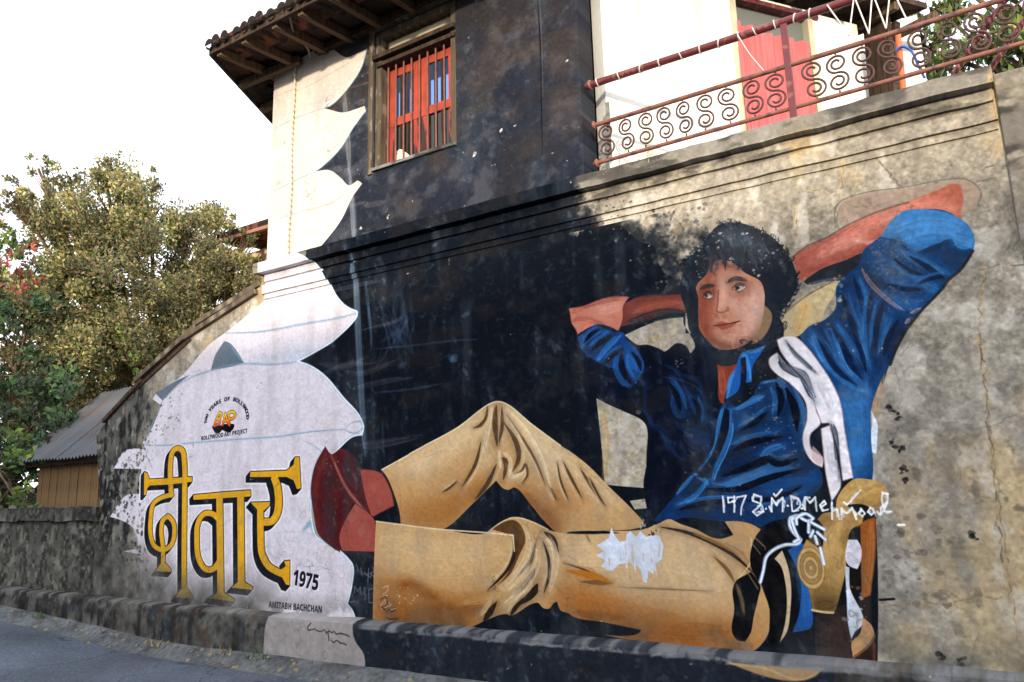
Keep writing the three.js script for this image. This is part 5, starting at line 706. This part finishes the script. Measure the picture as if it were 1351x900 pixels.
{ // curtain in the doorway
  const n = 60, g = new THREE.PlaneGeometry(1, 1, n, 24), p = g.attributes.position;
  for (let i = 0; i < p.count; i++) { const u = p.getX(i) + 0.5, v = p.getY(i) + 0.5, top = mix(6.56, 6.5, u) - 0.03 * Math.sin(u * 3.14), t = mix(1.92, 2.9, u), o = 0.025 * Math.sin(u * 44 + 0.6 * Math.sin(v * 5)) * (0.5 + 0.5 * v) + 0.02 * Math.sin(u * 17 + v * 3); const y = mix(4.45, top, v); p.setXYZ(i, CORNER_R + DIR_R[0] * t + 0.8 * (o - 0.02), y, DIR_R[1] * t + 0.6 * (o - 0.02)); }
  g.computeVertexNormals();
  tag(mesh('curtain', boxUV(g), surface(256, 1, (x, y) => { const b = fbm(x * 40, y * 3, 3), v = 0.86 + 0.25 * b; return [192 * v, 98 * v, 98 * v, b]; }, { rough: 0.9, bump: 0.001, extra: { side: THREE.DoubleSide } })), 'red pink curtain hanging in the doorway behind the terrace railing', 'curtain');
}
{ // terrace railing
  const z = -0.08, t = thing('railing', 'rusty maroon terrace railing with a row of iron scrolls on top of the wall', 'railing');
  mesh('rail', boxUV(rod([-2.84, 5.44, z], [3, 5.38, z], 0.034, 12)), M.maroon, t);
  mesh('rail', boxUV(rod([-2.8, 5.015, z], [3, 5.035, z], 0.021, 10)), M.rust, t); mesh('rail', boxUV(rod([-2.8, 4.63, z], [3, 4.665, z], 0.018, 10)), M.rust, t);
  for (const [x, y, r] of [[-2.8, 5.44, 0.05], [-2.78, 5.015, 0.042], [-2.77, 4.63, 0.042]]) mesh('end_plate', boxUV(new THREE.SphereGeometry(r, 12, 8).toNonIndexed().scale(0.5, 1, 1).translate(x, y, z)), M.rust, t);
  for (const x of [-1.01, 1.4]) mesh('post', [box(x - 0.027, x + 0.027, 4.45, 5.41, z - 0.02, z + 0.02, 0.004)], M.maroon, t);
  mesh('strut', [box(-2.66, -2.625, 4.66, 5.22, z - 0.03, z - 0.015)], M.concrete, t);
  const pts = []; // an S of two spirals
  for (let i = 0; i <= 40; i++) { const u = i / 40, a = (-330 + 600 * u) / 180 * Math.PI, r = mix(0.022, 0.08, Math.pow(u, 0.9)); pts.push([Math.cos(a) * r, 0.08 + Math.sin(a) * r, 0]); }
  const all = [...pts, ...pts.slice(0, -1).reverse().map((p) => [-p[0], -p[1], 0])];
  const S = tube(all, 0.0095, 110, 6), stem = [rod([0, 0.16, 0], [0, 0.2, 0], 0.008, 6), rod([0, -0.2, 0], [0, -0.16, 0], 0.008, 6)].map((q) => { q.deleteAttribute('uv'); return q; });
  S.deleteAttribute('uv'); const scroll = boxUV(mergeGeometries([S, ...stem]));
  const at = [-2.66, -2.47, -2.28, -2.09, -1.9, -1.71, -1.52, -1.32, -1.14, -0.83, -0.64, -0.45, -0.27, -0.08, 0.11, 0.3, 0.49, 0.68, 0.87];
  at.forEach((x, i) => { const m = mesh('scroll', scroll, M.iron, t); m.position.set(x, 4.835, z); m.rotation.y = 0.16 * Math.sin(i * 4.3); m.rotation.z = 0.07 * Math.sin(i * 2.2); m.scale.set(1 + 0.08 * Math.sin(i * 5.7), 1 + 0.04 * Math.sin(i * 3.1), 1); m.position.x += 0.012 * Math.sin(i * 7.3); });
  const tie = boxUV(new THREE.TorusGeometry(0.037, 0.006, 6, 14).rotateY(Math.PI / 2)), tm = plain(srgb(206, 200, 194), 0.8);
  for (const x of [-2.72, -2.5, -2.28, -2.1, -1.9, -1.72, -1.55, -1.38, -1.25, -1.08, -0.92, -0.8]) { const m = mesh('tie', tie, tm, t); m.position.set(x, 5.44 - 0.0103 * (x + 2.84), z); m.rotation.z = 0.3 * Math.sin(x * 9); }
}
{ // white cord laced between the rails, a long loose thread
  const z = -0.075, t = thing('lacing_cord', 'white cord laced in zigzag from the top rail to the middle rail', 'cord'), m = plain(srgb(214, 208, 202), 0.9);
  const q = [[-0.66, 5.42], [-0.53, 5.1], [-0.46, 5.42], [-0.39, 5.06], [-0.33, 5.4], [-0.27, 5.06], [-0.2, 5.4], [-0.12, 5.06]];
  for (let i = 0; i + 1 < q.length; i++) mesh('strand', rod([...q[i], z + 0.03], [...q[i + 1], z + 0.025], 0.006, 6), m, t);
  tag(mesh('thread', tube([[-1.38, 5.42, -0.05], [-1.3, 5.22, -0.06], [-1.2, 5.03, -0.06]], 0.004, 12, 5), m), 'thin white thread from the top rail down across the curtain', 'thread');
}
{ // far end of the terrace: post with a blue strap, handrail of a stair
  tag(mesh('post', boxUV(rod([-0.24, 4.4, -0.5], [-0.21, 5.26, -0.5], 0.022, 8)), plain(srgb(206, 104, 58), 0.7)), 'thin orange post behind the railing scrolls, tied with a blue strap', 'post');
  tag(mesh('strap', tube([[-0.24, 5.08, -0.47], [-0.2, 5.1, -0.46], [-0.14, 5.05, -0.46], [-0.1, 4.9, -0.46], [-0.07, 4.78, -0.46]], 0.011, 24, 6), plain(srgb(40, 82, 168), 0.6)), 'blue strap tied round the orange post on the terrace', 'strap');
  const t = thing('stair_handrail', 'twisted red iron handrail bars leaning at the right end of the terrace', 'handrail');
  const twist = (a, b) => [0, Math.PI].map((f) => { const pts = []; for (let i = 0; i <= 60; i++) { const u = i / 60, c = u * 44 + f; pts.push([mix(a[0], b[0], u) + 0.013 * Math.cos(c), mix(a[1], b[1], u), mix(a[2], b[2], u) + 0.013 * Math.sin(c)]); } return tube(pts, 0.015, 120, 6); });
  mesh('bar', boxUV(mergeGeometries(twist([0.1, 4.66, -0.35], [0.66, 5.35, -0.35]))), M.maroon, t); mesh('bar', boxUV(mergeGeometries(twist([0.33, 4.62, -0.35], [0.9, 5.3, -0.35]))), M.maroon, t);
  for (const [x, y] of [[0.42, 5.0], [0.55, 5.16], [0.3, 4.86]]) mesh('ring', boxUV(new THREE.TorusGeometry(0.075, 0.009, 6, 22).toNonIndexed().translate(x, y, -0.34)), M.iron, t);
}
{ // shed behind the low wall
  const t = thing('shed', 'small plank shed with a grey corrugated roof behind the low wall', 'shed');
  const wave = (x0, x1, off) => { const n = Math.round((x1 - x0) / 0.018), g = new THREE.PlaneGeometry(x1 - x0, 1, n, 8), p = g.attributes.position; for (let i = 0; i < p.count; i++) { const x = p.getX(i) + (x0 + x1) / 2, v = p.getY(i) + 0.5; p.setXYZ(i, x, mix(2.5, 4.0, v) + 0.022 * Math.sin(x * 57) + off + 0.02 * Math.sin(v * 3 + x), mix(-1.37, -3.0, v)); } g.computeVertexNormals(); return boxUV(g); };
  const tin = M.tin.clone(); tin.side = THREE.DoubleSide;
  for (let i = 0; i < 5; i++) mesh('roof_sheet', wave(-15.9 + i * 0.78, -15.9 + (i + 1) * 0.78 + 0.05, 0.012 * (i % 2)), tin, t);
  mesh('roof_sheet', [box(-15.9, -11.9, 3.93, 3.99, -3.1, -2.96)], M.tin, t); mesh('roof_sheet', boxUV(new THREE.PlaneGeometry(4, 2.3).rotateX(Math.PI / 2 + 0.75).translate(-13.9, 3.2, -3.85)), tin, t);
  for (let i = 0; i < 20; i++) { const m = mesh('plank', [box(-0.066, 0.066, 1.0, 2.42, -0.012, 0.012, 0.004)], M.plank, t); m.position.set(-15.5 + i * 0.14, 0.02 * Math.sin(i * 7), -1.74 + 0.008 * Math.sin(i * 3.7)); m.rotation.z = 0.006 * Math.sin(i * 5); }
  mesh('side_wall', [box(-15.6, -15.55, 1, 3.0, -4.2, -1.78), box(-12.8, -12.75, 1, 3.0, -4.2, -1.78), box(-15.6, -12.75, 1, 3.0, -4.25, -4.2)], M.darkwood, t);
  mesh('fascia', [box(-15.85, -12, 2.4, 2.45, -1.62, -1.56)], M.darkwood, t);
}
{ // house seen above the trees
  const t = thing('far_house', 'pale house with a terracotta roof edge half hidden behind the leafy tree', 'house');
  mesh('wall', [box(-17.6, -12.4, 2, 8.75, -12, -7.9)], surface(128, 4, (x, y) => { const b = fbm(x * 2, y * 2, 4); return [196 + 30 * b, 168 + 30 * b, 132 + 30 * b, b]; }), t);
  const roof = mesh('roof', [beam([-17.9, 9.05, -7.5], [-12, 9.05, -7.5], 0.9, 0.2), box(-18, -12, 9.15, 9.5, -12, -8)], M.tile, t); mesh('fascia', [box(-17.95, -12, 8.86, 8.95, -7.1, -7.0)], plain(srgb(150, 106, 88), 0.9), t);
}

// ---------------------------------------------------------------- trees and plants
const leafShape = (() => { const g = new THREE.BufferGeometry(); g.setAttribute('position', new THREE.BufferAttribute(new Float32Array([0, 0, 0, 0.26, 0.45, 0.09, 0, 1, -0.06, -0.26, 0.45, 0.09]), 3)); g.setIndex([0, 1, 2, 0, 2, 3]); g.computeVertexNormals(); return g; })();
const leafMat = new THREE.MeshPhysicalMaterial({ color: 0xffffff, roughness: 0.8, transmission: 0.25, thickness: 0, side: THREE.DoubleSide });
function crown(parent, clumps, size, palette, density) {                // clumps: [x, y, z, radius]
  const list = [], q = new THREE.Quaternion(), e = new THREE.Euler(), m4 = new THREE.Matrix4(), c = new THREE.Color();
  for (const [x, y, z, r, k = 1] of clumps) {
    const n = Math.round(density * r * r * 60 * k), sub = [];
    for (let i = 0; i < Math.max(5, r * 16); i++) { const u = rr(-1, 1), a = rr(0, 6.283), w = r * Math.pow(rnd(), 0.4), v = Math.sqrt(1 - u * u); sub.push([x + w * v * Math.cos(a), y + w * u * 0.9, z + w * v * Math.sin(a), r * rr(0.12, 0.34), rr(0.4, 1.5)]); }
    for (let i = 0; i < n; i++) {
      const s = sub[Math.floor(rnd() * sub.length)], u = rr(-1, 1), a = rr(0, 6.283), w = s[3] * Math.pow(rnd(), 0.5), v = Math.sqrt(1 - u * u);
      e.set(rr(-1.3, 1.3), rr(0, 6.283), rr(-1.3, 1.3)); q.setFromEuler(e); const sz = size * rr(0.6, 1.35);
      m4.compose(new THREE.Vector3(s[0] + w * v * Math.cos(a), s[1] + w * u, s[2] + w * v * Math.sin(a)), q, new THREE.Vector3(sz, sz, sz));
      const t = palette[Math.floor(Math.pow(rnd(), 1.3) * palette.length)], b = s[4] * rr(0.7, 1.3); c.setRGB(t[0] * b, t[1] * b, t[2] * b); list.push([m4.clone(), c.clone()]);
    }
  }
  const im = new THREE.InstancedMesh(leafShape, leafMat, list.length); im.name = 'crown'; im.userData.kind = 'stuff'; im.castShadow = im.receiveShadow = true;
  list.forEach(([m, k], i) => { im.setMatrixAt(i, m); im.setColorAt(i, k); }); parent.add(im); return list.length;
}
function limbs(parent, base, clumps, r) {
  const geos = [], top = [base[0] + rr(-0.2, 0.2), base[1] + 1.4, base[2]];
  geos.push(rod(base, top, r, 9, r * 0.75));
  for (const [x, y, z, cr] of clumps) {
    const mid = [mix(top[0], x, 0.5) + rr(-0.3, 0.3), mix(top[1], y, 0.55) + 0.15, mix(top[2], z, 0.5)];
    geos.push(rod(top, mid, r * 0.5, 7, r * 0.32), rod(mid, [x, y, z], r * 0.32, 6, r * 0.16));
    for (let i = 0; i < 14; i++) { const a = rr(0, 6.283), u = rr(-0.6, 0.95), f = [x + Math.cos(a) * cr * 0.72, y + u * cr * 0.78, z + Math.sin(a) * cr * 0.72]; geos.push(rod([mix(mid[0], x, 0.7), mix(mid[1], y, 0.7), mix(mid[2], z, 0.7)], f, r * 0.085, 5, r * 0.03)); }
  }
  mesh('trunk', boxUV(mergeGeometries(geos.map((g) => { g.deleteAttribute('uv'); return g; }))), M.bark, parent);
}
let leaves = 0;
function tree(name, label, category, base, clumps, size, palette, density, r, group) {
  const t = thing(name, label, category, [0, 0, 0], group); limbs(t, base, clumps, r); leaves += crown(t, clumps, size, palette, density); return t;
}
const OLIVE = [[0.18, 0.17, 0.05], [0.1, 0.13, 0.03], [0.27, 0.23, 0.07], [0.25, 0.16, 0.075], [0.05, 0.08, 0.02], [0.42, 0.36, 0.14]];
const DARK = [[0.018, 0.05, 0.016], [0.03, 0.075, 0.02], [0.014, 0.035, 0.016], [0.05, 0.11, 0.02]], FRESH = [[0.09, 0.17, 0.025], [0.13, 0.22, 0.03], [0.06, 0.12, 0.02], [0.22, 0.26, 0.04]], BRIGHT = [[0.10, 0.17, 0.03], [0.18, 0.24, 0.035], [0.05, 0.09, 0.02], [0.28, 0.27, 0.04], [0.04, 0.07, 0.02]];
reseed(201);
tree('leafy_tree', 'broad sunlit tree with dry olive and brown leaves behind the tin roofed shed', 'tree', [-19.5, 1.5, -6.5], [[-18.13, 8.28, -4.64, 2.09], [-18.03, 8.21, -3.42, 1.50], [-17.79, 8.01, -5.83, 1.78], [-17.08, 7.44, -6.64, 1.32], [-17.54, 6.23, -3.86, 1.86], [-17.60, 6.16, -5.51, 1.83], [-16.23, 5.87, -6.09, 1.24], [-19.65, 6.33, -3.71, 1.57], [-17.16, 4.98, -5.94, 1.27], [-17.62, 4.67, -4.61, 1.45], [-18.07, 4.42, -3.60, 1.44], [-19.71, 8.85, -3.32, 1.03, 0.40], [-17.65, 9.48, -3.66, 0.60, 0.35], [-18.12, 9.40, -3.00, 0.56, 0.30], [-18.10, 10.01, -5.12, 0.59, 0.40], [-19.62, 10.11, -2.98, 0.42, 0.35], [-17.68, 9.47, -6.97, 0.61, 0.40], [-18.65, 8.81, -2.11, 0.56, 0.30], [-18.03, 9.16, -6.27, 0.55, 0.50], [-16.69, 8.03, -7.16, 0.75], [-16.27, 6.78, -7.14, 0.73], [-16.30, 6.77, -6.56, 0.85], [-16.47, 8.73, -7.07, 0.35, 0.60]], 0.096, OLIVE, 72, 0.22);
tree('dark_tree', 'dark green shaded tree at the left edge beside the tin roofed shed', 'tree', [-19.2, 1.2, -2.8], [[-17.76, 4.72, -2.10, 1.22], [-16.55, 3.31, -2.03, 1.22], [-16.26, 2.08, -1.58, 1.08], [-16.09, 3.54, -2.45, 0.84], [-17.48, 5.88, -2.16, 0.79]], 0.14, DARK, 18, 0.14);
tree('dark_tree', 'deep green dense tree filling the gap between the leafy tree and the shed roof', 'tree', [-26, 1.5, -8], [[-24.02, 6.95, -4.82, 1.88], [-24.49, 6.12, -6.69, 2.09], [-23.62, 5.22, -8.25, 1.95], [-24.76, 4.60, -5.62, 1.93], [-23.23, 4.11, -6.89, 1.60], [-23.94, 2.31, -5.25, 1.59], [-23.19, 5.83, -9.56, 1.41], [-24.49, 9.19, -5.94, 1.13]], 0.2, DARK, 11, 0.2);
tree('green_bush', 'fresh green bush just above the low mossy wall at the far left', 'bush', [-16.9, 1.1, -1.3], [[-14.60, 2.55, -0.68, 0.45], [-14.22, 1.83, -0.69, 0.41], [-15.03, 1.66, -1.35, 0.23]], 0.12, FRESH, 12, 0.05);
tree('red_bush', 'shrub with red leaves at the left edge in front of the leafy tree', 'bush', [-19.9, 1.3, -3], [[-18.10, 7.01, -2.16, 0.49], [-17.09, 7.11, -1.93, 0.27], [-17.76, 6.24, -1.82, 0.36], [-18.02, 6.62, -2.35, 0.29]], 0.13, [[0.3, 0.05, 0.03], [0.24, 0.09, 0.05], [0.08, 0.1, 0.03]], 7, 0.05);
tree('pale_tree', 'light green tree top at the far left edge behind the others', 'tree', [-23.5, 1.5, -3], [[-22.76, 8.82, -3.55, 0.87], [-23.11, 8.27, -3.29, 1.03]], 0.16, FRESH, 14, 0.12);
tree('climbing_plant', 'bright green creeper leaves above the shed roof in front of the leafy tree', 'plant', [-16.4, 1.6, -5.4], [[-16.28, 5.24, -3.89, 0.50], [-16.35, 4.67, -4.20, 0.39], [-16.73, 5.73, -3.80, 0.32]], 0.12, FRESH, 7, 0.04);
tree('terrace_tree', 'bright yellow green tree behind the right end of the terrace railing', 'tree', [1.5, 4.4, -6], [[-0.23, 8.87, -7.33, 0.51], [0.14, 8.09, -6.88, 0.52], [0.58, 7.71, -5.63, 0.58], [1.01, 7.83, -6.95, 0.57], [-0.45, 7.92, -6.65, 0.31], [1.14, 7.90, -5.92, 0.62], [0.20, 8.74, -6.32, 0.51], [1.47, 7.29, -5.66, 0.78], [0.87, 9.36, -6.51, 1.03], [0.06, 10.18, -6.99, 0.62], [0.32, 7.26, -6.09, 0.29], [2.04, 7.82, -5.80, 0.94]], 0.15, BRIGHT, 26, 0.12);
reseed(909);
for (let i = 0; i < 6; i++) {                                           // trees across the road
  const x = -34 + i * 5.2 + rr(-1, 1), z = rr(18.5, 22), h = rr(9.6, 11), cl = [];
  for (let k = 0; k < 15; k++) cl.push([x + rr(-3, 3), rr(1.8, h - 1.4) + rr(-0.4, 0.4), z + rr(-1.6, 1.6), rr(1.3, 1.8)]);
  const where = ['furthest left', 'second from the left', 'third from the left', 'fourth from the left', 'fifth from the left', 'nearest the long building'][i];
  tree('roadside_tree', 'dense green tree across the road from the mural, ' + where + ' of its row', 'tree', [x, 0.2, z], cl, 0.42, DARK, 1.7, 0.2, 'trees across the road from the mural');
}
{ // unseen long building added across the road, sized to shade the lower wall
  const t = thing('added_building', 'unseen long pale two storey building added across the road to shade the lower wall', 'building', [0, 0, 0]);
  mesh('wall', [box(-7, 30, -0.2, 5.8, 18, 26)], surface(256, 6, (x, y) => { const b = fbm(x * 2, y * 2, 4), st = step(0.55, 0.75, fbm(x * 4, y * 0.4 + 8, 4)); return [176 + 40 * (b - 0.5) - 40 * st, 166 + 40 * (b - 0.5) - 42 * st, 150 + 40 * (b - 0.5) - 44 * st, b]; }), t);
  mesh('parapet', [box(-7.2, 30.2, 5.8, 5.95, 17.75, 26.2), box(-7.1, 30.1, 5.95, 6.5, 17.85, 18.1)], M.concrete, t);
  for (let i = 0; i < 9; i++) for (const y of [0.9, 3.7]) mesh('window', [box(-5.2 + i * 4, -3.8 + i * 4, y, y + 1.7, 17.9, 17.98)], M.darkwood, t);
}
{ // weeds, grass and dry leaves along the foot of the plinth
  reseed(55);
  const blade = (x, y, z, h, l) => { const a = rr(0, 6.28), g = new THREE.BufferGeometry(), dx = Math.cos(a), dz = Math.sin(a), w = 0.006 + 0.006 * rnd(); g.setAttribute('position', new THREE.BufferAttribute(new Float32Array([x - dz * w, y, z + dx * w, x + dz * w, y, z - dx * w, x + dx * l, y + h, z + dz * l]), 3)); g.computeVertexNormals(); return g; };
  const green = plain(new THREE.Color(0.06, 0.11, 0.025), 0.8, { side: THREE.DoubleSide }), straw = plain(new THREE.Color(0.3, 0.22, 0.09), 0.9, { side: THREE.DoubleSide });
  const spots = [[-11.1, 0.24, 26, green, 'small green weed at the foot of the plinth, leftmost of the weeds'], [-8.45, 0.26, 16, straw, 'dry straw coloured weed at the foot of the plinth left of the yellow letters'], [-7.3, 0.26, 18, straw, 'straw coloured tuft at the foot of the plinth below the yellow letters'], [-6.72, 0.27, 22, green, 'dark green weed at the foot of the plinth where the pale paint begins']];
  for (const [x, z, n, m, l] of spots) { const g = []; for (let i = 0; i < n; i++) g.push(blade(x + rr(-0.12, 0.12), rise(x) + 0.02, z + rr(-0.03, 0.09), rr(0.04, 0.13), rr(0.02, 0.1))); tag(mesh('weed', mergeGeometries(g), m), l, 'weed'); }
  const lf = [], lg = new THREE.PlaneGeometry(0.06, 0.03, 2, 1).toNonIndexed();
  { const p = lg.attributes.position; for (let i = 0; i < p.count; i++) if (Math.abs(p.getX(i)) < 0.01) p.setZ(i, 0.016); lg.computeVertexNormals(); }
  for (let i = 0; i < 110; i++) { const x = rr(-14, -3), z = 0.3 + 0.5 * Math.pow(rnd(), 1.6), s = rr(0.4, 1.3); lf.push(lg.clone().scale(s, s, s).rotateX(-Math.PI / 2 + rr(-0.3, 0.3)).rotateY(rr(0, 6.28)).translate(x, rise(x) + 0.055, z)); }
  const leavesM = mesh('fallen_leaves', mergeGeometries(lf), plain(new THREE.Color(0.2, 0.15, 0.08), 0.9, { side: THREE.DoubleSide })); tag(leavesM, 'dry leaves and scraps scattered along the road edge', 'fallen leaves'); leavesM.userData.kind = 'stuff';
}
console.log('leaves', leaves);
renderer.render(scene, camera);
